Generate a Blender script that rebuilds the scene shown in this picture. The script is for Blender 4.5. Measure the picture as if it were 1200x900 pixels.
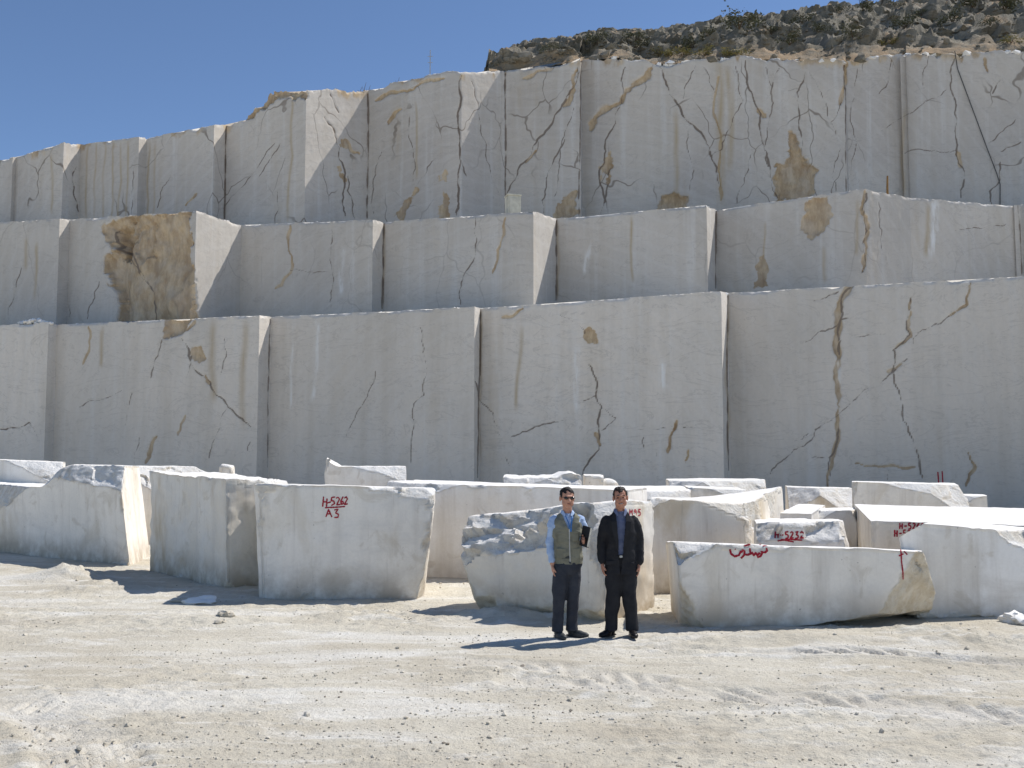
import bpy, bmesh, math, random
import numpy as np
from mathutils import Vector, Matrix
from mathutils.bvhtree import BVHTree

for o in list(bpy.data.objects):
    bpy.data.objects.remove(o, do_unlink=True)
scene = bpy.context.scene
COL = scene.collection

# ------------------------------------------------------------------ camera, sky, sun, exposure
CAM_H = 2.04
PITCH = math.radians(4.43)
cam_d = bpy.data.cameras.new('camera')
cam_d.lens = 36.0
cam_d.sensor_width = 36.0
cam_d.clip_start = 0.1
cam_d.clip_end = 3000.0
cam = bpy.data.objects.new('camera', cam_d)
COL.objects.link(cam)
cam.location = (0, 0, CAM_H)
cam.rotation_euler = (math.radians(90) + PITCH, 0, 0)
scene.camera = cam

SUN_EL = math.radians(52)
SUN_PHI = math.radians(31)            # angle of the sun's bearing from +X towards +Y
sun_vec = Vector((math.cos(SUN_PHI) * math.cos(SUN_EL), math.sin(SUN_PHI) * math.cos(SUN_EL), math.sin(SUN_EL)))
world = bpy.data.worlds.new('World')
scene.world = world
world.use_nodes = True
wn = world.node_tree
for n in list(wn.nodes):
    wn.nodes.remove(n)
sky = wn.nodes.new('ShaderNodeTexSky')
sky.sky_type = 'NISHITA'
sky.sun_disc = False
sky.sun_elevation = SUN_EL
sky.sun_rotation = math.pi / 2 - SUN_PHI
sky.altitude = 3000
sky.air_density = 1.0
sky.dust_density = 0.1
sky.ozone_density = 3.5
bg = wn.nodes.new('ShaderNodeBackground')
bg.inputs['Strength'].default_value = 0.092
wo = wn.nodes.new('ShaderNodeOutputWorld')
wn.links.new(sky.outputs[0], bg.inputs[0])
wn.links.new(bg.outputs[0], wo.inputs[0])

sun_d = bpy.data.lights.new('sun', 'SUN')
sun_d.energy = 3.15
sun_d.angle = math.radians(0.5)
sun_d.color = (1.0, 0.962, 0.91)
sun = bpy.data.objects.new('sun', sun_d)
COL.objects.link(sun)
sun.rotation_euler = sun_vec.to_track_quat('Z', 'Y').to_euler()

scene.view_settings.view_transform = 'Standard'
scene.view_settings.look = 'None'
scene.view_settings.exposure = 0.55
scene.view_settings.gamma = 1.0
scene.view_settings.use_curve_mapping = False
scene.render.resolution_x = 1024
scene.render.resolution_y = 768

# ------------------------------------------------------------------ measuring helpers (survey of the photograph, 1200x900)
F = 1200.0
CT, ST = math.cos(PITCH), math.sin(PITCH)
def uv(px, py):
    a = (px - 600.0) / F
    b = (450.0 - py) / F
    yy = CT - b * ST
    return a / yy, (ST + b * CT) / yy
def at_depth(px, py, D):
    u, v = uv(px, py)
    return np.array([u * D, D, CAM_H + v * D])
def at_ground(px, py, z=0.0):
    u, v = uv(px, py)
    D = (z - CAM_H) / v
    return np.array([u * D, D, z])
def to_px(P):
    P = np.asarray(P, float)
    x = P[..., 0]; y = P[..., 1]; z = P[..., 2] - CAM_H
    fw = y * CT + z * ST
    up = -y * ST + z * CT
    return 600 + F * x / fw, 450 - F * up / fw

# ------------------------------------------------------------------ numpy noise
def _h(ix, iy, iz, seed):
    n = (ix * 374761393 + iy * 668265263 + iz * 2147483647 + seed * 1274126177) & 0xFFFFFFFF
    n = ((n ^ (n >> 13)) * 1274126177) & 0xFFFFFFFF
    n = ((n ^ (n >> 16)) * 2246822519) & 0xFFFFFFFF
    return ((n ^ (n >> 15)) & 0xFFFFFF) / float(0xFFFFFF) * 2 - 1
def noise3(P, seed=0):
    P = np.asarray(P, float)
    i = np.floor(P).astype(np.int64)
    f = P - i
    f = f * f * f * (f * (f * 6 - 15) + 10)
    r = 0
    for dx in (0, 1):
        wx = f[:, 0] if dx else 1 - f[:, 0]
        for dy in (0, 1):
            wy = f[:, 1] if dy else 1 - f[:, 1]
            for dz in (0, 1):
                wz = f[:, 2] if dz else 1 - f[:, 2]
                r = r + wx * wy * wz * _h(i[:, 0] + dx, i[:, 1] + dy, i[:, 2] + dz, seed)
    return r
def fbm(P, scale=1.0, octaves=4, seed=0, gain=0.5):
    P = np.asarray(P, float) * scale
    out = 0; a = 1.0
    for k in range(octaves):
        out = out + a * noise3(P + 17.3 * k, seed + k)
        P = P * 2.03
        a *= gain
    return out

# ------------------------------------------------------------------ object helpers
def link(o, parent=None, label=None, cat=None, group=None, kind=None):
    COL.objects.link(o)
    if parent is not None:
        o.parent = parent
    if label: o['label'] = label
    if cat: o['category'] = cat
    if group: o['group'] = group
    if kind: o['kind'] = kind
    return o
def empty(name, loc=(0, 0, 0), rz=0.0, **kw):
    o = bpy.data.objects.new(name, None)
    o.empty_display_size = 0.2
    o.location = loc
    o.rotation_euler = (0, 0, rz)
    return link(o, **kw)
def np_mesh(name, V, faces, mat=None, attrs=None, smooth=None):
    me = bpy.data.meshes.new(name)
    me.from_pydata([tuple(v) for v in np.asarray(V, float).tolist()], [], faces)
    if attrs:
        for k, a in attrs.items():
            at = me.attributes.new(k, 'FLOAT', 'POINT')
            at.data.foreach_set('value', np.asarray(a, np.float32))
    if mat: me.materials.append(mat)
    me.update()
    if smooth is not None:
        me.shade_smooth()
        me.set_sharp_from_angle(angle=math.radians(smooth))
    return me
def grid_faces(nu, nv, base=0, flip=False):
    i = np.arange(nu - 1)[:, None] * nv + np.arange(nv - 1)[None, :] + base
    i = i.ravel()
    q = np.stack([i, i + nv, i + nv + 1, i + 1], 1)
    if flip: q = q[:, ::-1]
    return q.tolist()

# ------------------------------------------------------------------ materials
def srgb(r, g, b):
    f = lambda c: (c / 255 / 12.92) if c / 255 <= 0.04045 else ((c / 255 + 0.055) / 1.055) ** 2.4
    return (f(r), f(g), f(b), 1.0)
class NT:
    def __init__(s, name):
        s.m = bpy.data.materials.new(name); s.m.use_nodes = True
        s.t = s.m.node_tree; s.t.nodes.clear()
        s.out = s.n('ShaderNodeOutputMaterial')
        s.b = s.n('ShaderNodeBsdfPrincipled')
        s.b.inputs['Specular IOR Level'].default_value = 0.25
        s.l(s.b.outputs[0], s.out.inputs[0])
    def n(s, t, **kw):
        x = s.t.nodes.new(t)
        for k, v in kw.items(): setattr(x, k, v)
        return x
    def l(s, a, b): s.t.links.new(a, b)
    def coord(s, scale=(1, 1, 1), rot=(0, 0, 0), kind='Object'):
        if not hasattr(s, 'tc'): s.tc = s.n('ShaderNodeTexCoord')
        mp = s.n('ShaderNodeMapping')
        mp.inputs['Scale'].default_value = scale
        mp.inputs['Rotation'].default_value = rot
        s.l(s.tc.outputs[kind], mp.inputs[0])
        return mp.outputs[0]
    def noise(s, scale, detail=4, rough=0.55, co=None, dist=0.0):
        x = s.n('ShaderNodeTexNoise')
        x.inputs['Scale'].default_value = scale; x.inputs['Detail'].default_value = detail
        x.inputs['Roughness'].default_value = rough; x.inputs['Distortion'].default_value = dist
        s.l(co if co is not None else s.coord(), x.inputs['Vector'])
        return x.outputs['Fac']
    def ramp(s, v, lo, hi, a=0.0, b=1.0):
        x = s.n('ShaderNodeMapRange')
        x.interpolation_type = 'SMOOTHSTEP'
        x.inputs['From Min'].default_value = lo; x.inputs['From Max'].default_value = hi
        x.inputs['To Min'].default_value = a; x.inputs['To Max'].default_value = b
        s.l(v, x.inputs['Value'])
        return x.outputs[0]
    def math(s, op, a, b=0.0):
        x = s.n('ShaderNodeMath', operation=op)
        for i, v in enumerate((a, b)):
            if isinstance(v, (int, float)): x.inputs[i].default_value = v
            else: s.l(v, x.inputs[i])
        return x.outputs[0]
    def mix(s, f, a, b, blend='MIX'):
        x = s.n('ShaderNodeMix', data_type='RGBA', blend_type=blend)
        for i, v in ((0, f), (6, a), (7, b)):
            if isinstance(v, (int, float, tuple)): x.inputs[i].default_value = v
            else: s.l(v, x.inputs[i])
        return x.outputs[2]
    def attr(s, name):
        x = s.n('ShaderNodeAttribute'); x.attribute_name = name
        return x.outputs['Fac']
    def rnd(s):
        return s.n('ShaderNodeObjectInfo').outputs['Random']
    def bump(s, h, strength, dist, prev=None):
        x = s.n('ShaderNodeBump')
        x.inputs['Strength'].default_value = strength; x.inputs['Distance'].default_value = dist
        s.l(h, x.inputs['Height'])
        if prev is not None: s.l(prev, x.inputs['Normal'])
        return x.outputs[0]
    def done(s, color, rough=0.85, normal=None):
        if isinstance(color, tuple): s.b.inputs['Base Color'].default_value = color
        else: s.l(color, s.b.inputs['Base Color'])
        if isinstance(rough, (int, float)): s.b.inputs['Roughness'].default_value = rough
        else: s.l(rough, s.b.inputs['Roughness'])
        if normal is not None: s.l(normal, s.b.inputs['Normal'])
        return s.m

def mat_wall(name, base, grey, stain_amt, crack_net):
    t = NT(name)
    # slow tone changes, vertical water streaks, beige iron veils
    tone = t.noise(0.22, 3, 0.5)
    col = t.mix(t.ramp(tone, 0.35, 0.68), base, grey)
    streak = t.noise(1.0, 4, 0.6, t.coord((1.5, 1.5, 0.09)))
    col = t.mix(t.ramp(streak, 0.42, 0.74, 0, 0.34), col, srgb(188, 177, 159))
    streak2 = t.noise(1.0, 3, 0.6, t.coord((2.6, 2.6, 0.12), (0, 0, 0.4)))
    col = t.mix(t.ramp(streak2, 0.5, 0.8, 0, 0.45), col, srgb(228, 226, 221))
    ochre = t.noise(1.0, 4, 0.6, t.coord((0.8, 0.8, 0.13), (0, 0, 1.1)))
    col = t.mix(t.ramp(ochre, 0.56, 0.78, 0, stain_amt), col, srgb(186, 166, 132))
    veil = t.noise(0.55, 6, 0.65, None, 1.2)
    col = t.mix(t.ramp(veil, 0.52, 0.72, 0, 0.3), col, srgb(206, 200, 190))
    # faint cloudy veins of the marble, running obliquely
    vein = t.noise(1.0, 5, 0.6, t.coord((0.35, 0.35, 1.1), (0.5, 0.6, 0.2)), 2.0)
    v2 = t.math('ABSOLUTE', t.math('SUBTRACT', vein, 0.5))
    col = t.mix(t.ramp(v2, 0.0, 0.018, 0.25, 0.0), col, srgb(150, 142, 134))
    # saw sweep marks
    wv = t.n('ShaderNodeTexWave', wave_type='RINGS', rings_direction='Y')
    wv.inputs['Scale'].default_value = 0.55; wv.inputs['Distortion'].default_value = 5.0
    wv.inputs['Detail'].default_value = 3.0
    t.l(t.coord((1, 1, 1)), wv.inputs['Vector'])
    col = t.mix(t.ramp(wv.outputs['Fac'], 0.7, 1.0, 0, 0.09), col, srgb(234, 232, 228))
    # fine network of hair cracks
    if crack_net > 0:
        wob = t.n('ShaderNodeTexNoise'); wob.inputs['Scale'].default_value = 0.8; wob.inputs['Detail'].default_value = 2
        t.l(t.coord(), wob.inputs['Vector'])
        add = t.n('ShaderNodeVectorMath', operation='MULTIPLY_ADD')
        t.l(wob.outputs['Color'], add.inputs[0]); add.inputs[1].default_value = (.8, .8, .8)
        t.l(t.coord((1, 1, 0.6)), add.inputs[2])
        vo = t.n('ShaderNodeTexVoronoi', feature='DISTANCE_TO_EDGE'); vo.inputs['Scale'].default_value = 0.42
        t.l(add.outputs[0], vo.inputs['Vector'])
        gate = t.ramp(t.noise(0.35, 2, 0.5), 0.45, 0.6)
        net = t.math('MULTIPLY', t.ramp(vo.outputs['Distance'], 0.003, 0.013, crack_net, 0.0), gate)
        col = t.mix(net, col, srgb(118, 104, 90))
    grain = t.noise(9.0, 6, 0.7)
    col = t.mix(t.ramp(grain, 0.3, 0.75, 0.0, 0.14), col, srgb(150, 146, 140))
    fine = t.noise(45.0, 4, 0.7)
    # rust / crack attributes baked on the mesh
    rustn = t.noise(2.2, 6, 0.7, t.coord((1, 1, 0.45)))
    rcol = t.mix(t.ramp(rustn, 0.35, 0.65), srgb(170, 144, 110), srgb(208, 186, 152))
    rcol = t.mix(t.ramp(t.noise(3.0, 5, 0.65, t.coord((1.4, 1.4, 0.16))), 0.5, 0.8, 0, .6), rcol, srgb(134, 106, 76))
    ra = t.attr('rust')
    rf = t.ramp(t.math('ADD', ra, t.math('MULTIPLY', t.math('SUBTRACT', t.noise(5.0, 5, 0.7), 0.5), 0.5)), 0.2, 0.6)
    rf = t.math('MULTIPLY', rf, t.ramp(ra, 0.0, 0.12))
    rf = t.math('MULTIPLY', rf, t.ramp(t.noise(1.6, 4, .6), .3, .6, .7, 1.0))
    col = t.mix(rf, col, rcol)
    st = t.attr('stain')
    sf = t.math('MULTIPLY', st, t.ramp(t.noise(1.0, 4, 0.6, t.coord((3, 3, 0.3))), 0.25, 0.7, 0.35, 0.85))
    col = t.mix(sf, col, srgb(178, 156, 118))
    wh = t.attr('white')
    col = t.mix(t.math('MULTIPLY', wh, t.ramp(t.noise(3.0, 4, 0.6, t.coord((2, 2, 0.4))), 0.35, 0.65)), col, srgb(236, 235, 231))
    ca = t.attr('crack')
    cf = t.ramp(t.math('ADD', ca, t.math('MULTIPLY', t.math('SUBTRACT', t.noise(8.0, 4, 0.7), 0.5), 0.4)), 0.2, 0.62)
    cf = t.math('MULTIPLY', cf, t.ramp(ca, 0.05, 0.2))
    col = t.mix(t.math('MULTIPLY', cf, .85), col, srgb(104, 88, 74))
    # dust that has settled on whatever lies flat
    geo = t.n('ShaderNodeNewGeometry'); sep = t.n('ShaderNodeSeparateXYZ')
    t.l(geo.outputs['Normal'], sep.inputs[0])
    col = t.mix(t.math('MULTIPLY', t.ramp(sep.outputs['Z'], 0.5, 0.85), t.math('SUBTRACT', 1.0, ra)), col, srgb(226, 222, 213))
    col = t.mix(t.ramp(t.rnd(), 0, 1, 0.0, 0.24), col, srgb(172, 166, 156))
    nb = t.bump(fine, 0.25, 0.01)
    nb = t.bump(grain, 0.3, 0.03, nb)
    return t.done(col, 0.88, nb)

def mat_block(name, base, stain, stain_amt, dirt_amt):
    t = NT(name)
    off = t.n('ShaderNodeVectorMath', operation='ADD')
    t.l(t.coord(), off.inputs[0])
    r = t.rnd()
    cmb = t.n('ShaderNodeCombineXYZ')
    for k, m in enumerate((31.0, 17.0, 23.0)):
        t.l(t.math('MULTIPLY', r, m), cmb.inputs[k])
    t.l(cmb.outputs[0], off.inputs[1])
    co = off.outputs[0]
    def mapped(sc, rot=(0, 0, 0)):
        mp = t.n('ShaderNodeMapping'); mp.inputs['Scale'].default_value = sc; mp.inputs['Rotation'].default_value = rot
        t.l(co, mp.inputs[0]); return mp.outputs[0]
    tone = t.noise(0.9, 4, 0.55, co)
    col = t.mix(t.ramp(tone, 0.35, 0.7), base, srgb(240, 234, 223))
    streak = t.noise(1.0, 4, 0.6, mapped((3.2, 3.2, 0.3)))
    col = t.mix(t.ramp(streak, 0.46, 0.72, 0, 0.6), col, srgb(218, 210, 198))
    smear = t.noise(1.3, 6, 0.66, mapped((0.7, 0.7, 1.4), (.3, .5, 0)), 1.0)
    col = t.mix(t.ramp(smear, 0.5, 0.70, 0, 0.5), col, srgb(222, 216, 206))
    sta = t.noise(0.8, 6, 0.62, mapped((1.0, 1.0, 0.6)), 0.6)
    col = t.mix(t.ramp(sta, 0.5, 0.68, 0, stain_amt), col, stain)
    drip = t.noise(1.0, 5, 0.65, mapped((7, 7, 0.5)))
    col = t.mix(t.ramp(drip, 0.55, 0.8, 0, stain_amt * 0.7), col, srgb(158, 142, 120))
    blot = t.noise(2.2, 5, 0.6, co, 0.8)
    col = t.mix(t.ramp(blot, 0.57, 0.68, 0, 0.4), col, srgb(200, 188, 168))
    # dirt splashed along the foot
    dt = t.attr('dirt')
    df = t.math('MULTIPLY', dt, t.ramp(t.noise(2.5, 5, 0.65, co), 0.3, 0.62, 0.1, dirt_amt))
    col = t.mix(df, col, srgb(168, 150, 124))
    # broken stone
    ro = t.attr('rough')
    rn = t.noise(5.5, 6, 0.72, co)
    rcol = t.mix(t.ramp(rn, 0.35, 0.65), srgb(228, 217, 199), srgb(248, 242, 230))
    rcol = t.mix(t.ramp(t.noise(2.0, 4, 0.6, co), 0.52, 0.7, 0, 0.55), rcol, srgb(196, 178, 150))
    col = t.mix(ro, col, rcol)
    tan = t.attr('tan')
    tcol = t.mix(t.ramp(rn, 0.3, 0.7), srgb(204, 188, 160), srgb(236, 226, 206))
    col = t.mix(t.math('MULTIPLY', tan, t.ramp(t.noise(4.0, 5, 0.7, co), 0.25, 0.5)), col, tcol)
    grain = t.noise(22.0, 6, 0.75, co)
    col = t.mix(t.ramp(grain, 0.3, 0.75, 0.0, 0.12), col, srgb(170, 162, 150))
    pit = t.noise(13.0, 3, 0.6, co)
    col = t.mix(t.ramp(pit, 0.70, 0.76, 0.0, 0.45), col, srgb(120, 108, 94))
    # stone flour lies on the flat tops
    geo = t.n('ShaderNodeNewGeometry'); sep = t.n('ShaderNodeSeparateXYZ')
    t.l(geo.outputs['Normal'], sep.inputs[0])
    dust = t.mix(t.ramp(t.noise(3.0, 5, 0.65, co), 0.5, 0.75, 0, 0.5), srgb(244, 242, 237), srgb(214, 204, 188))
    col = t.mix(t.ramp(sep.outputs['Z'], 0.45, 0.8, 0, 0.85), col, dust)
    nb = t.bump(grain, 0.25, 0.012)
    h2 = t.math('MULTIPLY', t.noise(11.0, 6, 0.75, co), ro)
    nb = t.bump(h2, 0.9, 0.06, nb)
    return t.done(col, 0.86, nb)

def mat_simple(name, c1, c2, scale=6.0, rough=0.8, bump=0.0, bscale=60.0, bdist=0.004, spec=0.25, stretch=(1, 1, 1)):
    t = NT(name)
    t.b.inputs['Specular IOR Level'].default_value = spec
    n = t.noise(scale, 4, 0.6, t.coord(stretch))
    col = t.mix(t.ramp(n, 0.3, 0.7), c1, c2)
    nb = t.bump(t.noise(bscale, 4, 0.6), bump, bdist) if bump else None
    return t.done(col, rough, nb)

M = {}
M['wall1'] = mat_wall('sawn_marble_lower', srgb(230, 221, 208), srgb(215, 208, 197), 0.24, 0.0)
M['wall2'] = mat_wall('sawn_marble_middle', srgb(214, 206, 194), srgb(198, 191, 181), 0.32, 0.25)
M['wall3'] = mat_wall('sawn_marble_upper', srgb(211, 202, 189), srgb(195, 187, 177), 0.42, 0.75)
M['block_grey'] = mat_block('marble_block_grey', srgb(250, 243, 231), srgb(208, 194, 170), 0.5, 0.85)
M['block_tan'] = mat_block('marble_block_tan', srgb(234, 224, 207), srgb(200, 180, 148), 0.75, 0.95)
M['block_white'] = mat_block('marble_block_white', srgb(252, 248, 241), srgb(222, 212, 196), 0.3, 0.5)
M['red'] = mat_simple('red_spray_paint', srgb(176, 40, 56), srgb(150, 34, 50), 14.0, 0.7)
# ------------------------------------------------------------------ ground
def mounds(x, y):
    z = 0
    for cx, cy, r1, r2, h in MOUNDS:
        z = z + h * np.exp(-(((x - cx) / r1) ** 2 + ((y - cy) / r2) ** 2))
    return z
MOUNDS = []
for px, py, r1, r2, h in ((78, 678, .55, .5, .2), (120, 690, .7, .5, .1), (600, 724, .4, .22, .13), (672, 724, .3, .2, .15),
                          (1090, 742, .8, .3, .1), (1150, 752, .9, .3, .09), (905, 752, 1.3, .25, .06), (430, 722, .8, .3, .05),
                          (250, 728, .7, .4, .07), (565, 722, .35, .2, .08)):
    p = at_ground(px, py)
    MOUNDS.append((p[0], p[1], r1, r2, h))
# wheel tracks: (polyline of pixels, half width m, depth m, lug pitch m)
TRACKS = [([(780, 760), (900, 768), (1020, 768), (1210, 778)], .16, .075, .32),
          ([(620, 800), (760, 810), (960, 818), (1220, 842)], .30, .04, .30),
          ([(-40, 800), (60, 832), (100, 872), (120, 930)], .34, .07, .17),
          ([(20, 742), (220, 762), (420, 768), (640, 782), (760, 800)], .26, .035, .26),
          ]
TRK = []
for pl, w, d, pt in TRACKS:
    TRK.append((np.array([at_ground(*p)[:2] for p in pl]), w, d, pt))
def track_depth(x, y):
    z = np.zeros_like(x); mask = np.zeros_like(x)
    for pl, w, d, pt in TRK:
        best = np.full(x.shape, 9.0); sgn = np.zeros_like(x); along = np.zeros_like(x)
        acc = 0
        for a, b in zip(pl[:-1], pl[1:]):
            ab = b - a; L = math.hypot(*ab); t = ab / L
            s = np.clip((x - a[0]) * t[0] + (y - a[1]) * t[1], 0, L)
            dx = x - a[0] - t[0] * s; dy = y - a[1] - t[1] * s
            dd = np.hypot(dx, dy)
            up = dd < best
            best = np.where(up, dd, best); along = np.where(up, s + acc, along)
            sgn = np.where(up, np.sign(t[0] * dy - t[1] * dx), sgn)
            acc += L
        inside = np.clip((w - best) / 0.06, 0, 1)
        rim = np.exp(-((best - w - .07) / .07) ** 2)
        lug = np.clip(np.sin((along + sgn * best * 0.8) / pt * 2 * math.pi) * 2.5, -1, 1)
        lugn = fbm(np.stack([x, y, x * 0], 1), 2.5, 3, 92)
        gate = np.clip(fbm(np.stack([x, y, x * 0], 1), .5, 3, 91) * 2 + 1.0, 0, 1)
        z = z + gate * (-d * .4 * inside + d * .55 * inside * lug * np.clip(.5 + 1.2 * lugn, 0, 1.2) + d * .4 * rim)
        mask = np.maximum(mask, gate * inside)
    return z, mask
def ground_z(x, y):
    P = np.stack([x, y, np.zeros_like(x)], 1)
    fade = np.clip((40 - y) / 12, 0, 1)
    z = (0.028 * fbm(P, .35, 3, 5) + 0.013 * fbm(P, 1.3, 3, 9)) * fade
    patch = np.clip(fbm(P, .6, 3, 15) * 1.5 + .45, .12, 1)
    clod = fbm(P, 7.0, 4, 21, .62)
    z += fade * patch * (0.007 * clod + 0.022 * np.clip(fbm(P * np.array([.7, 1.25, 1]), 6.5, 3, 33, .6) - .22, 0, 1) + .011 * fbm(P, 15.0, 2, 35))
    near = (y < 22) & (np.abs(x) < 12)
    if near.any():
        t, m = track_depth(x[near], y[near])
        z[near] += t
    z += mounds(x, y) * (1 + .25 * clod)
    return z

def axis(segs):
    a = []
    for lo, hi, st in segs:
        a.extend(np.arange(lo, hi, st).tolist())
    return np.array(a + [segs[-1][1]])
gx = axis([(-900, -100, 80), (-100, -20, 5), (-20, -8, .35), (-8, 8, .04), (8, 20, .35), (20, 100, 5), (100, 900.1, 80)])
gy = axis([(-600, -20, 60), (-20, 5, 1.5), (5, 9.5, .026), (9.5, 15, .036), (15, 24, .09), (24, 44, .8), (44, 100, 8), (100, 900.1, 80)])
X, Y = np.meshgrid(gx, gy, indexing='ij')
xf, yf = X.ravel(), Y.ravel()
zf = ground_z(xf, yf)
_, tm = track_depth(xf, yf)
t = NT('dusty_quarry_floor')
big = t.noise(0.35, 5, 0.6)
col = t.mix(t.ramp(big, 0.35, 0.66), srgb(214, 207, 190), srgb(199, 190, 171))
mid = t.noise(1.6, 6, 0.66, t.coord((0.6, 1.5, 1)), .8)
col = t.mix(t.ramp(mid, 0.5, 0.68, 0, .75), col, srgb(232, 228, 218))
gr = t.noise(6.0, 6, 0.72)
col = t.mix(t.ramp(gr, 0.52, 0.7, 0, .5), col, srgb(170, 160, 142))
band = t.noise(1.0, 4, .6, t.coord((.22, 1.1, 1), (0, 0, .08)), .5)
col = t.mix(t.ramp(band, .5, .66, 0, .55), col, srgb(234, 231, 223))
col = t.mix(t.ramp(band, .46, .3, 0, .4), col, srgb(178, 168, 150))
fl = t.noise(38.0, 5, 0.75)
col = t.mix(t.ramp(fl, 0.55, 0.72, 0, .55), col, srgb(140, 128, 112))
pack = t.attr('pack')
col = t.mix(t.math('MULTIPLY', pack, .55), col, srgb(214, 208, 196))
cl = t.noise(15.0, 5, .7)
nb = t.bump(fl, 0.8, 0.02)
nb = t.bump(cl, 0.55, 0.05, nb)
M['ground'] = t.done(col, 0.95, nb)
me = np_mesh('ground', np.stack([xf, yf, zf], 1), grid_faces(len(gx), len(gy)), M['ground'], {'pack': tm}, 60)
link(bpy.data.objects.new('ground', me), kind='structure')

def gz(x, y):
    return float(ground_z(np.array([float(x)]), np.array([float(y)]))[0])

# ------------------------------------------------------------------ quarry benches
def densify(pl, seed, amp):
    """midpoint displacement so that a traced crack gets a natural zigzag"""
    rng = random.Random(seed)
    pl = [np.array(p, float) for p in pl]
    for it in range(3):
        out = [pl[0]]
        for a, b in zip(pl[:-1], pl[1:]):
            d = b - a; L = math.hypot(*d)
            if L > 5:
                n = np.array([-d[1], d[0]]) / L
                out.append((a + b) / 2 + n * rng.uniform(-1, 1) * amp * L)
            out.append(b)
        pl = out
    return np.array(pl)
def seg_dist(x, y, pl):
    best = np.full(x.shape, 1e9); tpos = np.zeros_like(x)
    n = len(pl) - 1
    for i, (a, b) in enumerate(zip(pl[:-1], pl[1:])):
        ab = b - a; L2 = max(ab @ ab, 1e-9)
        s = np.clip(((x - a[0]) * ab[0] + (y - a[1]) * ab[1]) / L2, 0, 1)
        d = np.hypot(x - a[0] - ab[0] * s, y - a[1] - ab[1] * s)
        up = d < best
        best = np.where(up, d, best); tpos = np.where(up, (i + s) / n, tpos)
    return best, tpos
def in_poly(x, y, pl):
    c = np.zeros(x.shape, bool)
    n = len(pl)
    for i in range(n):
        x1, y1 = pl[i]; x2, y2 = pl[(i + 1) % n]
        if y1 == y2: continue
        k = ((y1 > y) != (y2 > y)) & (x < (x2 - x1) * (y - y1) / (y2 - y1) + x1)
        c ^= k
    return c
# traced cracks: (tier, width px, kind, points); kind c = open crack, r = rusty seam, s = soft water stain, w = chalky run
CR = []
def C(t, w, k, *p): CR.append((t, w, k, p))
# upper bench
C(3, 2.0, 'c', (386, 104), (391, 118), (397, 132))
C(3, 2.2, 'c', (380, 137), (393, 160), (398, 173), (398, 187), (405, 203), (403, 223), (402, 240), (405, 253))
C(3, 1.5, 'c', (408, 206), (414, 240), (416, 256)); C(3, 3, 'r', (405, 163), (412, 177), (422, 180))
C(3, 1.3, 'c', (487, 220), (498, 205), (520, 177)); C(3, 1.2, 'c', (447, 178), (440, 205), (438, 250))
C(3, 1.2, 'c', (480, 130), (486, 190), (486, 220)); C(3, 1.8, 's', (487, 120), (488, 210))
C(3, 3, 'r', (440, 118), (462, 108), (490, 100), (520, 92)); C(3, 3, 'r', (455, 145), (462, 133), (470, 128))
C(3, 3.0, 'c', (542, 87), (539, 160), (537, 200), (537, 233), (534, 254)); C(3, 1.6, 'c', (540, 187), (547, 207))
C(3, 1.3, 'c', (553, 95), (560, 130), (570, 175), (584, 225))
C(3, 2.2, 'j', (592, 86), (592, 250))
C(3, 2.4, 'c', (677, 77), (673, 100), (657, 127), (643, 150), (623, 180), (610, 193), (597, 220), (593, 230))
C(3, 5.0, 'r', (676, 82), (672, 105), (660, 124)); C(3, 3.0, 'r', (628, 176), (616, 190))
C(3, 1.8, 'c', (662, 163), (647, 193), (640, 220), (637, 250)); C(3, 1.2, 'c', (672, 118), (664, 150), (655, 190), (650, 230))
C(3, 2.4, 'j', (681, 72), (680, 160), (678, 254)); C(3, 3, 'r', (613, 92), (629, 84), (648, 80))
C(3, 7.0, 'r', (763, 80), (750, 97), (733, 107), (727, 120), (710, 128), (697, 137), (692, 152))
C(3, 2.2, 'c', (733, 78), (730, 110), (723, 130), (713, 157), (710, 177), (702, 203), (703, 252))
C(3, 1.8, 'c', (716, 196), (713, 214), (713, 252)); C(3, 1.2, 'c', (712, 96), (718, 105), (726, 112))
C(3, 3.2, 'c', (773, 78), (780, 95), (794, 122), (815, 150), (832, 175), (840, 196), (842, 215))
C(3, 1.3, 'c', (804, 140), (811, 192), (808, 224)); C(3, 1.2, 'c', (815, 77), (801, 115))
C(3, 5.5, 's', (843, 70), (843, 150), (844, 244)); C(3, 2.5, 'r', (842, 90), (842, 200), (845, 235)); C(3, 4, 's', (792, 130), (792, 230))
C(3, 5, 's', (852, 75), (855, 200))
C(3, 1.5, 'c', (824, 78), (833, 100), (838, 108)); C(3, 2.4, 'c', (874, 70), (878, 105), (892, 133), (894, 168), (901, 192), (911, 232))
C(3, 5, 'r', (888, 128), (897, 137)); C(3, 1.5, 'c', (862, 77), (871, 119), (857, 147), (846, 175), (832, 184))
C(3, 1.5, 'c', (880, 180), (872, 215), (864, 238)); C(3, 1.6, 'c', (913, 80), (904, 105), (902, 136), (897, 168), (900, 195))
C(3, 1.4, 'c', (897, 78), (905, 102)); C(3, 2.0, 'c', (944, 84), (934, 108), (936, 147), (939, 178)); C(3, 1.3, 'c', (922, 106), (936, 104))
C(3, 1.5, 'c', (948, 82), (962, 108), (971, 140), (983, 168)); C(3, 1.2, 'c', (985, 175), (974, 205), (980, 224))
C(3, 2.0, 'j', (990, 68), (991, 150), (992, 224)); C(3, 4, 'r', (992, 70), (987, 110), (984, 122)); C(3, 1.6, 'c', (986, 119), (974, 143))
C(3, 2.3, 'c', (1119, 68), (1115, 95), (1119, 133), (1121, 175), (1128, 196), (1126, 232)); C(3, 4.5, 'r', (1122, 178), (1126, 196))
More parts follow.
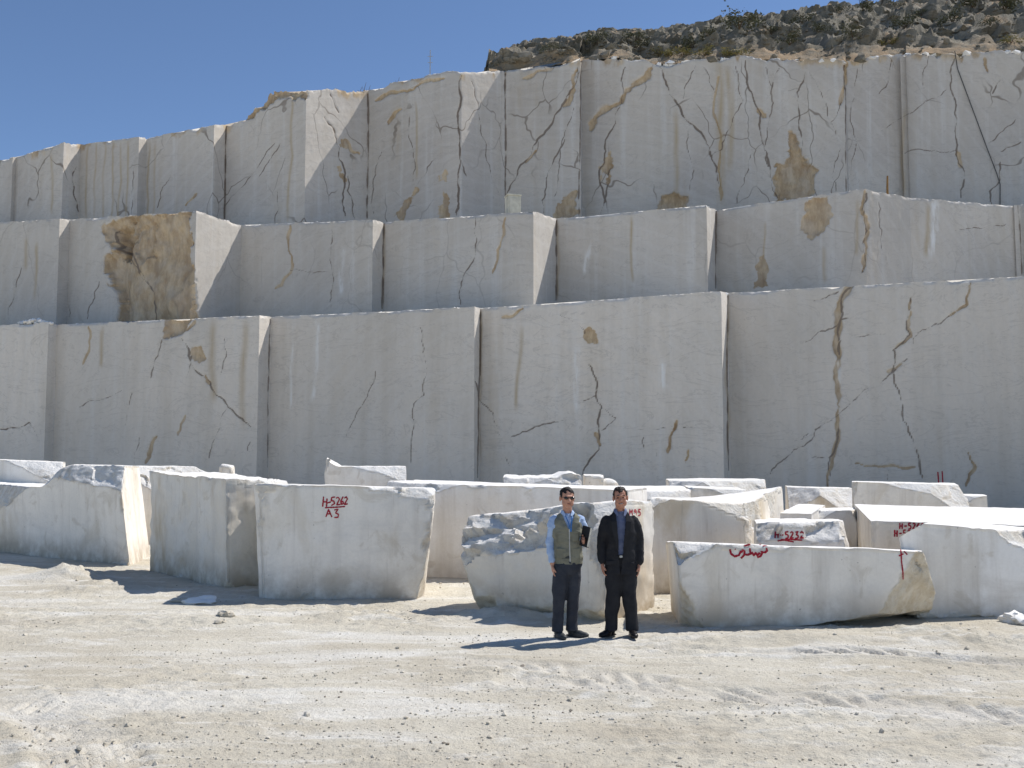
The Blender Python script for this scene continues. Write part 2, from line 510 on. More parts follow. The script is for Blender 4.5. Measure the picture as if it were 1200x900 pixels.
C(3, 2.2, 'c', (1172, 190), (1172, 210), (1160, 224), (1163, 240)); C(3, 1.6, 'c', (1190, 140), (1178, 150), (1158, 168))
C(3, 1.6, 'c', (1197, 166), (1172, 178)); C(3, 1.2, 'c', (1109, 105), (1081, 122), (1032, 154)); C(3, 1.3, 'c', (1088, 66), (1084, 105))
C(3, 2, 'c', (1172, 94), (1163, 110)); C(3, 3.5, 'r', (1154, 68), (1158, 84)); C(3, 1.2, 'c', (1060, 180), (1096, 176), (1120, 176))
C(3, 3, 's', (1060, 130), (1060, 230)); C(3, 1.2, 'c', (1045, 70), (1030, 110)); C(3, 1.2, 'c', (1005, 80), (1000, 150), (994, 210))
C(3, 2.0, 's', (343, 107), (337, 260)); C(3, 1.3, 'c', (328, 168), (318, 185), (303, 207)); C(3, 1.1, 'c', (322, 168), (290, 210), (262, 245))
C(3, 1.8, 'c', (90, 195), (87, 230), (92, 248)); C(3, 2.2, 'r', (230, 227), (217, 241)); C(3, 1.1, 'c', (200, 207), (188, 225), (185, 250))
C(3, 1.3, 'c', (158, 190), (154, 225), (153, 255)); C(3, 2, 's', (60, 180), (60, 250)); C(3, 1.2, 'c', (325, 225), (322, 262))
for gxp in (104, 113, 124, 133, 141, 150, 176, 182): C(3, 1.6, 's', (gxp, 166), (gxp - 3, 258))
# middle bench
C(2, 2.4, 'c', (140, 285), (157, 310), (167, 330), (175, 347), (173, 374))
C(2, 2.6, 'c', (131, 268), (134, 290), (150, 306), (164, 325)); C(2, 2.4, 'r', (340, 264), (338, 293), (340, 320), (330, 334), (322, 338)); C(2, 1.2, 'c', (340, 317), (360, 319), (388, 320))
C(2, 1.8, 'c', (390, 260), (387, 287), (390, 333), (388, 360)); C(2, 3, 's', (31, 280), (30, 315)); C(2, 2.5, 's', (43, 285), (40, 350))
C(2, 1.2, 'c', (24, 310), (16, 345), (10, 375)); C(2, 1.4, 'c', (116, 330), (108, 355), (102, 374)); C(2, 1.2, 'c', (80, 355), (81, 372))
C(2, 1.8, 'c', (558, 252), (557, 287), (543, 323), (540, 357)); C(2, 1.8, 'r', (592, 255), (583, 293), (577, 320))
C(2, 4.0, 'r', (1014, 224), (1009, 245), (1018, 266), (1016, 290), (1011, 318)); C(2, 2.0, 'c', (1016, 226), (1010, 245), (1018, 270), (1015, 315))
C(2, 2.4, 'j', (1193, 240), (1198, 322)); C(3, 2.2, 'j', (431, 110), (430, 256)); C(3, 1.8, 'j', (265, 148), (263, 260)); C(1, 2.2, 'j', (317, 374), (314, 548)); C(1, 2.0, 'j', (563, 362), (560, 560)); C(1, 2.0, 'j', (853, 346), (854, 552)); C(2, 2.0, 'j', (450, 262), (448, 362)); C(2, 2.0, 'j', (652, 258), (652, 352)); C(2, 2.0, 'j', (839, 246), (839, 338)); C(2, 3, 's', (1005, 235), (1003, 300)); C(2, 4, 's', (1088, 240), (1085, 300)); C(2, 1.5, 's', (897, 260), (895, 310))
C(2, 7, 'w', (1096, 234), (1090, 300)); C(2, 4, 'w', (402, 290), (400, 345)); C(2, 3, 'w', (413, 300), (413, 330)); C(2, 4, 'w', (692, 285), (685, 320))
C(2, 1.2, 'c', (1030, 236), (1034, 270), (1040, 310)); C(2, 2.0, 's', (450, 262), (448, 360)); C(2, 2.0, 's', (653, 258), (653, 350))
C(2, 1.2, 'c', (1120, 270), (1150, 268), (1180, 262)); C(2, 2, 's', (740, 255), (742, 330)); C(2, 3, 's', (965, 290), (967, 330))
# lower bench
C(1, 1.8, 'c', (190, 397), (185, 417), (177, 443)); C(1, 2.4, 'c', (213, 397), (223, 423), (245, 447), (253, 463), (267, 477), (293, 500))
C(1, 4, 'r', (228, 376), (213, 391)); C(1, 3.5, 'r', (240, 440), (246, 450)); C(1, 1.5, 'c', (267, 477), (253, 510), (245, 537)); C(1, 1.3, 'c', (223, 415), (217, 445))
C(1, 2.2, 'r', (217, 487), (208, 510)); C(1, 3.5, 'r', (183, 512), (176, 528), (170, 543)); C(1, 1.4, 'c', (163, 513), (157, 543)); C(1, 1.6, 'c', (93, 477), (123, 467), (143, 457))
C(1, 2.2, 'c', (0, 503), (25, 500), (34, 495), (43, 510)); C(1, 1.5, 'r', (103, 383), (97, 427)); C(1, 5, 's', (251, 378), (250, 470)); C(1, 5, 's', (289, 375), (285, 500))
C(1, 1.4, 'c', (155, 460), (146, 500)); C(1, 1.3, 'c', (262, 395), (258, 440)); C(1, 1.4, 'c', (293, 518), (290, 528)); C(1, 3, 's', (120, 385), (118, 430))
C(1, 1.5, 'c', (492, 383), (497, 417), (497, 463), (485, 473), (485, 500), (482, 545)); C(1, 1.2, 'c', (440, 435), (420, 480), (405, 525))
C(1, 1.8, 'c', (557, 447), (563, 470), (577, 483), (582, 498), (587, 512)); C(1, 1.8, 'c', (598, 512), (627, 500), (663, 492))
C(1, 2.4, 'c', (690, 427), (698, 443), (698, 463), (705, 477), (702, 507), (702, 527), (683, 556)); C(1, 1.5, 'c', (683, 470), (698, 463)); C(1, 1.4, 'c', (705, 477), (722, 490), (705, 505))
C(1, 4, 'r', (697, 508), (703, 522)); C(1, 4.0, 'r', (793, 493), (787, 507), (782, 530)); C(1, 1.4, 'c', (593, 535), (596, 555)); C(1, 2.5, 'r', (613, 361), (604, 368), (588, 372))
C(1, 1.6, 'c', (655, 368), (672, 377), (686, 392)); C(1, 1.1, 'c', (735, 502), (793, 500)); C(1, 1.5, 'c', (754, 512), (755, 528)); C(1, 1.4, 'c', (768, 526), (770, 536))
C(1, 4, 'w', (677, 405), (677, 483)); C(1, 6, 'w', (777, 425), (777, 455)); C(1, 3, 's', (612, 385), (605, 480)); C(1, 2.2, 's', (563, 366), (563, 540)); C(1, 3, 'w', (372, 375), (366, 470))
C(1, 2.5, 'w', (345, 400), (340, 480)); 
C(1, 6.5, 'r', (999, 334), (988, 346), (984, 383), (983, 420)); C(1, 4.0, 'r', (983, 420), (982, 450), (983, 477)); C(1, 3.0, 'c', (997, 336), (986, 350), (982, 385), (984, 415))
C(1, 4.0, 'w', (981, 420), (984, 450), (983, 480)); C(1, 3.5, 'r', (983, 477), (982, 510), (973, 550), (970, 572)); C(1, 2.4, 'c', (983, 500), (980, 520), (972, 552), (968, 574))
C(1, 2.2, 'c', (953, 353), (968, 349), (983, 342)); C(1, 1.8, 'c', (962, 388), (981, 381)); C(1, 1.1, 'c', (962, 388), (942, 402)); C(1, 2, 'c', (985, 375), (996, 373))
C(1, 3.0, 'r', (1137, 332), (1133, 357), (1113, 370)); C(1, 1.6, 'c', (1113, 370), (1090, 383), (1070, 397), (1066, 417), (1053, 427), (1030, 452))
C(1, 2.0, 'c', (1020, 453), (997, 472), (977, 490), (955, 503), (953, 513)); C(1, 1.9, 'c', (953, 513), (930, 527), (910, 545), (903, 555)); C(1, 1.4, 'c', (947, 508), (930, 518))
C(1, 2.6, 'c', (1068, 348), (1063, 373), (1062, 385), (1067, 392), (1047, 410), (1047, 430), (1057, 473), (1067, 510), (1078, 547), (1082, 562))
C(1, 2.6, 'r', (1067, 352), (1064, 384), (1068, 394), (1050, 408)); C(1, 1.8, 'r', (1000, 542), (1033, 547), (1073, 547)); C(1, 3, 'r', (1056, 427), (1040, 436))
C(1, 3.2, 'r', (1135, 530), (1143, 547), (1132, 570)); C(1, 1.3, 'c', (1043, 548), (1040, 562)); C(1, 1.4, 'c', (950, 536), (972, 537)); C(1, 1.3, 'c', (1005, 395), (1040, 390))
C(1, 2.2, 's', (854, 350), (853, 540)); C(1, 1.2, 'c', (800, 501), (822, 501)); C(1, 2.5, 'r', (806, 528), (803, 540))
# lost pieces: (tier, depth m, polygon)
CAV = [(3, .12, [(463, 258), (470, 240), (487, 220), (493, 222), (480, 237), (473, 260)]), (3, .08, [(513, 213), (523, 198), (527, 216)]),
       (3, .1, [(512, 258), (518, 230), (525, 220), (527, 258)]), (3, .15, [(645, 258), (657, 237), (676, 223), (677, 258)]),
       (3, .12, [(702, 217), (703, 193), (717, 172), (718, 200), (713, 218), (708, 205)]), (3, .25, [(771, 248), (775, 229), (790, 224), (808, 229), (802, 248)]),
       (3, .4, [(906, 200), (912, 193), (923, 190), (925, 146), (932, 160), (941, 182), (958, 200), (956, 218), (948, 236), (910, 238)]),
       (3, .05, [(404, 160), (410, 178), (402, 172)]), (3, .05, [(397, 196), (403, 206), (405, 215), (399, 205)]),
       (3, .3, [(283, 142), (300, 124), (314, 104), (361, 100), (358, 114), (322, 118), (302, 134), (296, 141)]),
       (2, .5, [(118, 272), (122, 262), (150, 254), (223, 244), (224, 300), (229, 345), (231, 380), (136, 380), (140, 352), (120, 318), (124, 300), (134, 292)]),
       (2, 1.0, [(127, 266), (150, 258), (152, 284), (146, 306), (132, 302), (136, 290)]), (2, .75, [(150, 262), (180, 256), (176, 300), (160, 312), (148, 296)]),
       (2, .10, [(944, 241), (955, 235), (972, 226), (974, 252), (966, 270), (951, 280), (937, 276)]),
       (2, .06, [(887, 300), (896, 297), (902, 337), (883, 337)]),
       (1, .22, [(192, 374), (228, 372), (214, 389), (193, 396)]), (1, .15, [(223, 407), (238, 401), (239, 420), (227, 424)]),
       (1, .06, [(685, 387), (693, 382), (700, 400), (688, 402)]), (1, .05, [(800, 544), (808, 537), (816, 543)])]
def paint(tier, P):
    x, y = to_px(P)
    n = len(x)
    A = {k: np.zeros(n) for k in ('crack', 'rust', 'stain', 'white')}
    disp = np.zeros(n)
    wob = fbm(P, 2.2, 3, 40 + tier)
    for i, (t, w, k, pl) in enumerate(CR):
        if t != tier: continue
        pl = densify(pl, i, .03 if k in 'sw' else (.008 if k == 'j' else .12))
        m = 14 + w
        sel = np.where((x > pl[:, 0].min() - m) & (x < pl[:, 0].max() + m) & (y > pl[:, 1].min() - m) & (y < pl[:, 1].max() + m))[0]
        if not len(sel): continue
        d, tp = seg_dist(x[sel], y[sel], pl)
        taper = np.clip(np.minimum(tp, 1 - tp) * 8 + .35, 0, 1)
        if k in 'cj':
            ww = w * .30 * (0.9 + .8 * np.clip(wob[sel], -.9, 1)) * taper + .55
            v = np.clip(1.2 - d / ww, 0, 1) * min(1, .42 + w * .2) * np.clip(.9 + .6 * wob[sel], .6, 1)
            A['crack'][sel] = np.maximum(A['crack'][sel], v)
            disp[sel] = np.maximum(disp[sel], v * .016 * w)
            hal = np.clip(1 - d / (w * 2.2), 0, 1) * .22 * min(1, w / 2.2)
            A['rust'][sel] = np.maximum(A['rust'][sel], hal)
        elif k == 'r':
            ww = w * .6 * (1 + 1.0 * np.clip(wob[sel], -.75, .45)) * taper + .7
            v = np.clip(1.5 * (1 - d / ww), 0, 1)
            A['rust'][sel] = np.maximum(A['rust'][sel], v)
            disp[sel] = np.maximum(disp[sel], v * .02 * w)
        else:
            v = np.clip(1 - d / (w * 1.1), 0, 1) * taper
            q = 'stain' if k == 's' else 'white'
            A[q][sel] = np.maximum(A[q][sel], v)
    for t, dep, pl in CAV:
        if t != tier: continue
        pl = np.array(pl, float)
        sel = np.where((x > pl[:, 0].min() - 12) & (x < pl[:, 0].max() + 12) & (y > pl[:, 1].min() - 12) & (y < pl[:, 1].max() + 12))[0]
        if not len(sel): continue
        ins = in_poly(x[sel], y[sel], pl)
        d, _ = seg_dist(x[sel], y[sel], np.vstack([pl, pl[:1]]))
        sd = np.where(ins, d, -d) + np.where(d < 5, 3.6, 1.0) * fbm(P[sel], 2.4, 5, 70, .6)
        v = np.clip(sd / 3.0 + .3, 0, 1)
        A['rust'][sel] = np.maximum(A['rust'][sel], v)
        rel = fbm(P[sel] * np.array([1, 1, .55]), 1.0, 5, 88, .5)
        disp[sel] = np.maximum(disp[sel], v * np.maximum(dep * (.8 + .42 * rel), .02) * np.clip(.35 + sd / 9.0, 0.35, 1))
    return A, disp

def chain(secs, anchor, D):
    """secs: dicts with L,R pixel corners of each sawn face (left to right), k = face slope in plan, dv = direction of the return"""
    n = len(secs)
    def nrm(v): v = np.array(v, float); return v / np.hypot(*v)
    for s in secs: s['d'] = nrm(s.get('dv', (s['k'], 1.0)))
    def go_R(s):
        u = uv(*s['R'])[0]; q = s['QL']; t = (u * q[1] - q[0]) / (1 + u * s['k']); s['QR'] = q + t * np.array([1, -s['k']])
    def go_L(s):
        u = uv(*s['L'])[0]; q = s['QR']; t = (u * q[1] - q[0]) / (1 + u * s['k']); s['QL'] = q + t * np.array([1, -s['k']])
    a = secs[anchor]; u = uv(*a['R'])[0]
    a['QR'] = np.array([u * D, D]); go_L(a)
    for i in range(anchor + 1, n):
        p = secs[i - 1]; s = secs[i]; u = uv(*s['L'])[0]
        st = (u * p['QR'][1] - p['QR'][0]) / (p['d'][0] - u * p['d'][1])
        s['QL'] = p['QR'] + st * p['d']; go_R(s)
    for i in range(anchor - 1, -1, -1):
        p = secs[i]; s = secs[i + 1]; u = uv(*p['R'])[0]
        st = (u * s['QL'][1] - s['QL'][0]) / (-p['d'][0] + u * p['d'][1])
        p['QR'] = s['QL'] - st * p['d']; go_L(p)
    return secs
def zat(px, py, D): return CAM_H + uv(px, py)[1] * D
CELL = 0.050
def bench(tier, name, secs, zbot, back, mat, chip, label_parent):
    root = empty(name, (0, 0, 0), kind='structure')
    n = len(secs)
    for i, s in enumerate(secs):
        L, R = s['QL'], s['QR']
        nxt = secs[i + 1]['QL'] if i + 1 < n else R + s['d'] * 3
        t1 = (R - L) / np.hypot(*(R - L)); t2 = (nxt - R) / np.hypot(*(nxt - R))
        # path pixels -> heights
        prof = [s['L']] + list(s.get('top', [])) + [s['R']]
        pu = np.array([uv(*p)[0] for p in prof])
        ln1, ln2 = np.hypot(*(R - L)), np.hypot(*(nxt - R))
        sl = np.concatenate([np.linspace(-.25, ln1, max(3, int((ln1 + .25) / CELL))), ln1 + np.linspace(0, ln2 + .2, max(3, int((ln2 + .2) / CELL)))[1:]])
        xy = np.where((sl <= ln1)[:, None], L + sl[:, None] * t1, R + (sl - ln1)[:, None] * t2)
        nr = np.where((sl <= ln1 - 1e-6)[:, None], np.array([-t1[1], t1[0]]), np.array([-t2[1], t2[0]]))   # inward
        c = np.argmin(abs(sl - ln1)); nr[c] = (nr[c - 1] + nr[c + 1]) / 2
        uu = xy[:, 0] / xy[:, 1]
        vv = np.array([uv(*p)[1] for p in prof])
        o = np.argsort(pu)
        v1 = np.interp(uu, pu[o], vv[o])
        zt = CAM_H + v1 * xy[:, 1]
        zR = zat(*s['R'], R[1])
        zN = zat(*secs[i + 1]['L'], nxt[1]) if i + 1 < n else zR
        f = np.clip((sl - ln1) / max(ln2, .01), 0, 1)
        zt = np.where(sl > ln1, zR + (zN - zR) * f, zt)
        Q = np.stack([xy[:, 0], xy[:, 1], np.zeros(len(sl))], 1)
        ch = fbm(Q, 1.6, 5, 100 + tier * 7, .6)
        zt = zt - chip * np.clip(ch - .15, 0, 2) - .02 * np.abs(fbm(Q, 9, 2, 3))
        zt = zt + s.get('rag', 0.0) * fbm(Q, 1.4, 4, 55)
        nz = max(4, int((zt.max() - zbot) / CELL))
        w = np.linspace(0, 1, nz)
        Z = zbot + (zt[:, None] - zbot) * w[None, :]
        P = np.stack([np.repeat(xy[:, 0], nz), np.repeat(xy[:, 1], nz), Z.ravel()], 1)
        NR = np.repeat(nr, nz, 0)
        A, disp = paint(tier, P)
        disp = disp + .010 * fbm(P, .8, 3, 60 + i) + .004 * fbm(P, 6, 2, 61)
        # broken arris along the top and the outer corner
        dt = (zt[:, None] - Z).ravel()
        disp = disp + np.clip(.10 - dt, 0, .1) * np.clip(.4 + fbm(P, 2.5, 3, 66), 0, 1) * .9
        if tier == 3:
            A['rust'] = np.maximum(A['rust'], np.clip(.75 - dt / .9, 0, .6) * np.clip(fbm(P * np.array([1, 1, .5]), 1.3, 4, 72) * 1.6 + .1, 0, 1))
        P[:, :2] += NR * disp[:, None]
        if s.get('lean'):
            P[:, :2] += nr[2] * (s['lean'] * (P[:, 2] - zbot))[:, None]
        nv = len(P); nc = len(sl)
        faces = grid_faces(nc, nz)
        b = [nxt + s['d'] * back, L + s['d'] * back]
        zb = [zt[-1] - (1.6 if tier == 3 else 0), zt[0] - (1.6 if tier == 3 else 0)]
        ex = np.array([[b[0][0], b[0][1], zb[0]], [b[1][0], b[1][1], zb[1]], [b[0][0], b[0][1], zbot], [b[1][0], b[1][1], zbot]])
        P = np.vstack([P, ex])
        for k in A: A[k] = np.concatenate([A[k], np.zeros(4)])
        top = [j * nz + nz - 1 for j in range(nc)]; bot = [j * nz for j in range(nc)]
        faces.append(top + [nv, nv + 1]); faces.append(bot[::-1] + [nv + 3, nv + 2])
        faces.append([nv + 1, nv, nv + 2, nv + 3])
        faces.append(list(range(nc * nz - nz, nc * nz)) + [nv, nv + 2]); faces.append(list(range(nz))[::-1] + [nv + 3, nv + 1])
        me = np_mesh('sawn_face', P, faces, mat, A, 42)
        ob = bpy.data.objects.new('sawn_face', me)
        link(ob, parent=root)
        if s.get('label'): ob['label'] = s['label']
    return root
T1 = chain([dict(L=(-520, 404), R=(-262, 394), k=.3), dict(L=(-250, 396), R=(57, 377), k=.3), dict(L=(67, 380), R=(304, 369), k=.3),
            dict(L=(318, 371), R=(556, 359), k=.3), dict(L=(563, 361), R=(845, 341), k=.36),
            dict(L=(853, 343), R=(1290, 318), k=.3), dict(L=(1302, 319), R=(1620, 296), k=.3)], 4, 35.0)
T2 = chain([dict(L=(-420, 281), R=(-190, 268), k=.3), dict(L=(-178, 270), R=(70, 256), k=.36), dict(L=(82, 257), R=(230, 246), k=.44, dv=(.48, 1), label='sawn face with a large brown weathered hollow'),
            dict(L=(283, 263), R=(437, 257), k=.42), dict(L=(450, 260), R=(625, 247), k=.42),
            dict(L=(652, 256), R=(828, 240), k=.4), dict(L=(839, 245), R=(1013, 221), k=.45, dv=(1, .62)),
            dict(L=(1066, 231), R=(1192, 241), k=-.2), dict(L=(1196, 240), R=(1560, 236), k=.22)], 5, 40.0)
T3 = chain([dict(L=(-240, 232), R=(-110, 208), k=.3, rag=.1), dict(L=(-100, 210), R=(15, 184), k=.3), dict(L=(19, 184), R=(75, 165), k=.4), dict(L=(95, 169), R=(163, 160), k=.4),
            dict(L=(172, 161), R=(251, 146), k=.4), dict(L=(265, 146), R=(359, 104), k=.42, dv=(.8, 1), rag=.1, top=[(286, 139), (300, 126), (315, 108), (335, 105)]),
            dict(L=(431, 106), R=(541, 82), k=.42, dv=(1, 1), rag=.1, top=[(455, 98), (490, 90), (520, 82)]),
            dict(L=(592, 83), R=(680, 70), k=.35, rag=.1, dv=(.12, 1)), dict(L=(681.5, 70), R=(989, 70), k=.22, rag=.16, dv=(.6, 1), top=[(720, 66), (770, 74), (843, 68), (900, 68)]),
            dict(L=(991, 70), R=(1060, 62), k=-.12, rag=.1, dv=(.3, 1)), dict(L=(1061, 62), R=(1290, 58), k=.1, rag=.16, dv=(.3, 1)), dict(L=(1296, 60), R=(1640, 40), k=.25, rag=.2)], 8, 47.0)
for nm, T in (('T1', T1), ('T2', T2), ('T3', T3)):
    for s in T: print(nm, [round(float(v), 1) for v in (*s['QL'], *s['QR'])], round(zat(*s['L'], s['QL'][1]), 2), round(zat(*s['R'], s['QR'][1]), 2))
bench(1, 'lower_quarry_bench', T1, -.3, 9, M['wall1'], .05, '')
bench(2, 'middle_quarry_bench', T2, 7.3, 9, M['wall2'], .06, '')
bench(3, 'upper_quarry_bench', T3, 11.6, 14, M['wall3'], .12, '')
# ------------------------------------------------------------------ quarried blocks
BL = {}
def plan_pt(s):
    if len(s) == 3: return at_depth(s[0], 560, s[2])[:2]
    return at_ground(*s)[:2]
def block(key, name, label, L, R, TL, TR, depth, back=None, hb=(0, 0), cuts=(), mat='block_grey', r=.022, chip=.10, cell=.045,
          hf=None, amp=.012, seed=0, bevelz=1.0, cat='stone block'):
    pL, pR = plan_pt(L), plan_pt(R)
    fr = pR - pL
    bd = np.array(back if back is not None else (-fr[1], fr[0]), float)
    if bd[1] < 0 and back is None: bd = -bd
    bd = bd / np.hypot(*bd) * depth
    tl = at_depth(TL[0], TL[1], pL[1]); tr = at_depth(TR[0], TR[1], pR[1])
    sink = -.06
    c = np.zeros((2, 2, 2, 3))
    c[0, 0, 0] = (*pL, sink); c[1, 0, 0] = (*pR, sink)
    c[0, 1, 0] = (*(pL + bd), sink); c[1, 1, 0] = (*(pR + bd), sink)
    c[0, 0, 1] = tl; c[1, 0, 1] = tr
    c[0, 1, 1] = (*(tl[:2] + bd), tl[2] + hb[0]); c[1, 1, 1] = (*(tr[:2] + bd), tr[2] + hb[1])
    La = np.hypot(*fr); Lb = depth; Lc = (tl[2] + tr[2]) / 2 - sink
    dims = np.array([La, Lb, Lc])
    k = np.maximum(3, (dims / cell).astype(int))
    k = np.minimum(k, (110, 60, 60))
    idx = {}; pts = []; faces = []
    def vid(i, j, l):
        q = (i, j, l)
        v = idx.get(q)
        if v is None:
            v = idx[q] = len(pts); pts.append(q)
        return v
    na, nb, nc = (int(v) for v in k)
    for i in range(na):
        for l in range(nc):
            faces.append((vid(i, 0, l), vid(i + 1, 0, l), vid(i + 1, 0, l + 1), vid(i, 0, l + 1)))
            faces.append((vid(i, nb, l), vid(i, nb, l + 1), vid(i + 1, nb, l + 1), vid(i + 1, nb, l)))
        for j in range(nb):
            faces.append((vid(i, j, nc), vid(i + 1, j, nc), vid(i + 1, j + 1, nc), vid(i, j + 1, nc)))
            faces.append((vid(i, j, 0), vid(i, j + 1, 0), vid(i + 1, j + 1, 0), vid(i + 1, j, 0)))
    for j in range(nb):
        for l in range(nc):
            faces.append((vid(na, j, l), vid(na, j + 1, l), vid(na, j + 1, l + 1), vid(na, j, l + 1)))
            faces.append((vid(0, j, l), vid(0, j, l + 1), vid(0, j + 1, l + 1), vid(0, j + 1, l)))
    m = np.array(pts, float) / k * dims
    S = seed * 13.7
    rr = r * (.5 + .5 * (1 + fbm(m + S, 1.5, 3, 7))) + chip * 1.5 * np.clip(fbm(m + S, 3.2, 4, 8) - .2, 0, 1)
    rr = np.minimum(np.maximum(rr, .004), .45 * dims.min())[:, None]
    q = np.clip(m, rr, dims - rr)
    d = m - q; dl = np.linalg.norm(d, axis=1, keepdims=True)
    nrm = d / np.maximum(dl, 1e-9)
    nrm_ok = (dl > 1e-6)
    face_n = np.zeros_like(m)
    for ax in range(3):
        face_n[:, ax] += (m[:, ax] > dims[ax] - 1e-6).astype(float) - (m[:, ax] < 1e-6).astype(float)
    m = np.where(nrm_ok, q + nrm * rr, m)
    nn = np.where(nrm_ok, nrm, face_n)
    rough = np.clip((rr[:, 0] - r * 1.35) / (.5 * chip + 1e-6), 0, 1) * (np.sum(np.abs(face_n) > 0, 1) > 1)
    near_edge = np.sort(np.minimum(np.array(pts) / k * dims, dims - np.array(pts) / k * dims), axis=1)[:, 1]
    rough = np.clip((rr[:, 0] * .9 - near_edge) / .03, 0, 1) * .8
    tan = np.zeros(len(m))
    if hf is not None:
        m[:, 2] *= hf(m[:, 0] / La, m[:, 1] / Lb, m)
    m = m + nn * (amp * fbm(m + S, 1.1, 4, 11) + amp * .35 * fbm(m + S, 6, 3, 12))[:, None]
    cuts = list(cuts)
    rq = random.Random(seed * 7 + 3)
    if La * Lc > .8:
        for q_ in range(0 if key in ('B6', 'B8') else 2 if key == 'B3' else 4):
            ca, cc = rq.choice((0, 1)), rq.choice((0, 1, 1))
            pos = (ca, 0, cc); nv_ = ((1 if ca else -1) * rq.uniform(.5, .9), -rq.uniform(.2, .7), (1 if cc else -1) * rq.uniform(.1, .6))
            ins = rq.uniform(.03, .10) * (.5 if key == 'B3' else 1)
            nl = math.sqrt(sum(v * v for v in nv_))
            pt = tuple(pos[k_] - nv_[k_] / nl * ins / dims[k_] for k_ in range(3))
            cuts.append((pt, nv_, .05, 'rough'))
        for q_ in range(0 if key in ('B3', 'B6', 'B8', 'B19') else 2):
            ca = rq.uniform(.2, .8); nv_ = (rq.uniform(-.5, .5), -.6, .7); nl = math.sqrt(sum(v * v for v in nv_)); ins = rq.uniform(.01, .03)
            cuts.append(((ca, ins * .6 / Lb, 1 - ins * .7 / Lc), nv_, .03, 'rough'))
    for cu in cuts:
        p0, n0, am, kd = cu
        n0 = np.array(n0, float); n0 /= np.linalg.norm(n0)
        dist = (m - np.array(p0) * dims) @ n0
        rs = np.random.RandomState(int(seed * 100 + abs(n0[0]) * 50))
        ns = max(10, int(18 * La * max(Lb, Lc)))
        sd = rs.uniform(0, 1, (ns, 3)) * dims; hh = rs.uniform(-1, 1, ns); tv = rs.normal(0, 1, (ns, 3))
        mw = m + .07 * np.stack([fbm(m + S, 2.5, 3, 16), fbm(m + S, 2.5, 3, 17), fbm(m + S, 2.5, 3, 18)], 1)
        rel = np.zeros(len(m)); near = np.where(dist > -.4)[0]
        for c0 in range(0, len(near), 4000):
            q_ = near[c0:c0 + 4000]
            d2 = ((mw[q_, None, :] - sd[None]) ** 2).sum(2)
            bi = d2.argmin(1)
            rel[q_] = hh[bi] * .7 + ((m[q_] - sd[bi]) * tv[bi]).sum(1) * 1.6
        rel = am * (.75 * np.clip(rel, -1.6, 1.6) + .45 * fbm(m + S, 2.4, 5, 13, .6)) if kd != 'sawn' else am * .3 * fbm(m + S, 2.4, 4, 13)
        over = np.maximum(dist + rel, 0)
        m = m - n0 * over[:, None]
        w = np.clip(over / .02, 0, 1)
        if kd == 'rough': rough = np.maximum(rough, w)
        elif kd == 'tan': tan = np.maximum(tan, w); rough = np.maximum(rough, w * .6)
    a = m / dims
    P = np.zeros_like(m)
    for i in (0, 1):
        for j in (0, 1):
            for l in (0, 1):
                w = (a[:, 0] if i else 1 - a[:, 0]) * (a[:, 1] if j else 1 - a[:, 1]) * (a[:, 2] if l else 1 - a[:, 2])
                P += w[:, None] * c[i, j, l]
    dirt = np.clip(1 - (P[:, 2] + .02) / .55, 0, 1)
    org = np.array([*(pL + pR + bd) / 2, 0.0])
    me = np_mesh(name, P - org, faces, M[mat], {'rough': rough, 'tan': tan, 'dirt': dirt}, 38)
    o = bpy.data.objects.new(name, me); o.location = org
    link(o, label=label, cat=cat, group='quarried marble blocks on the quarry floor')
    BL[key] = (o, P, faces)
    return o

def stepped(a, b, m):
    e = np.clip((a - .60 + .02 * np.sin(m[:, 1] * 7)) / .17, 0, 1)
    return .765 + .235 * e * e * (3 - 2 * e)
block('B1', 'marble_block', 'long marble block with its top stepped down and brown stained, flanked by a sunlit end', (-70, 641), (153, 664), (-70, 541), (139, 546), 2.6, back=(-.5, 2.5), hf=stepped, mat='block_grey', seed=1,
      cuts=[((1, 1, .25), (.75, .35, -.1), .05, 'rough')])
block('B2', 'marble_block', 'long beige streaked marble block lying behind and beside the block marked A3', (266, 691), (356, 684), (265, 562), (350, 563), 3.8,
      back=tuple(at_ground(174, 668)[:2] - at_ground(266, 691)[:2]), hb=(.12, .1), mat='block_tan', seed=2, amp=.03,
      cuts=[((0, 1, .5), (-.8, .6, 0), .08, 'tan'), ((0.1, 0, .0), (-.5, -.6, -.5), .05, 'tan')])
block('B3', 'marble_block', 'big rounded marble block marked H-5262 over A3 in red', (302, 704), (497, 703), (294, 566), (511, 571), 2.1, back=(-.09, 1), hb=(-.08, -.08), mat='block_grey', seed=3, r=.06, chip=.16,
      cuts=[((.17, 0, .5), (-.42, -.9, .03), .015, 'sawn'), ((.97, 0, .94), (.55, -.2, .8), .05, 'rough'), ((.5, 0, .985), (.05, -.75, .66), .05, 'rough'), ((1, 0, .5), (.8, -.45, -.12), .04, 'rough'), ((.5, 0, .03), (0, -.8, -.6), .03, 'tan')])
block('B4', 'marble_block', 'long smooth marble block standing behind the two men', (455, 560, 18.7), (737, 560, 18.0), (437, 564), (737, 574), 2.0, back=(.3, 1), mat='block_white', seed=4, r=.02,
      cuts=[((.16, 0, 0), (-.6, -.5, -.62), .05, 'tan')])
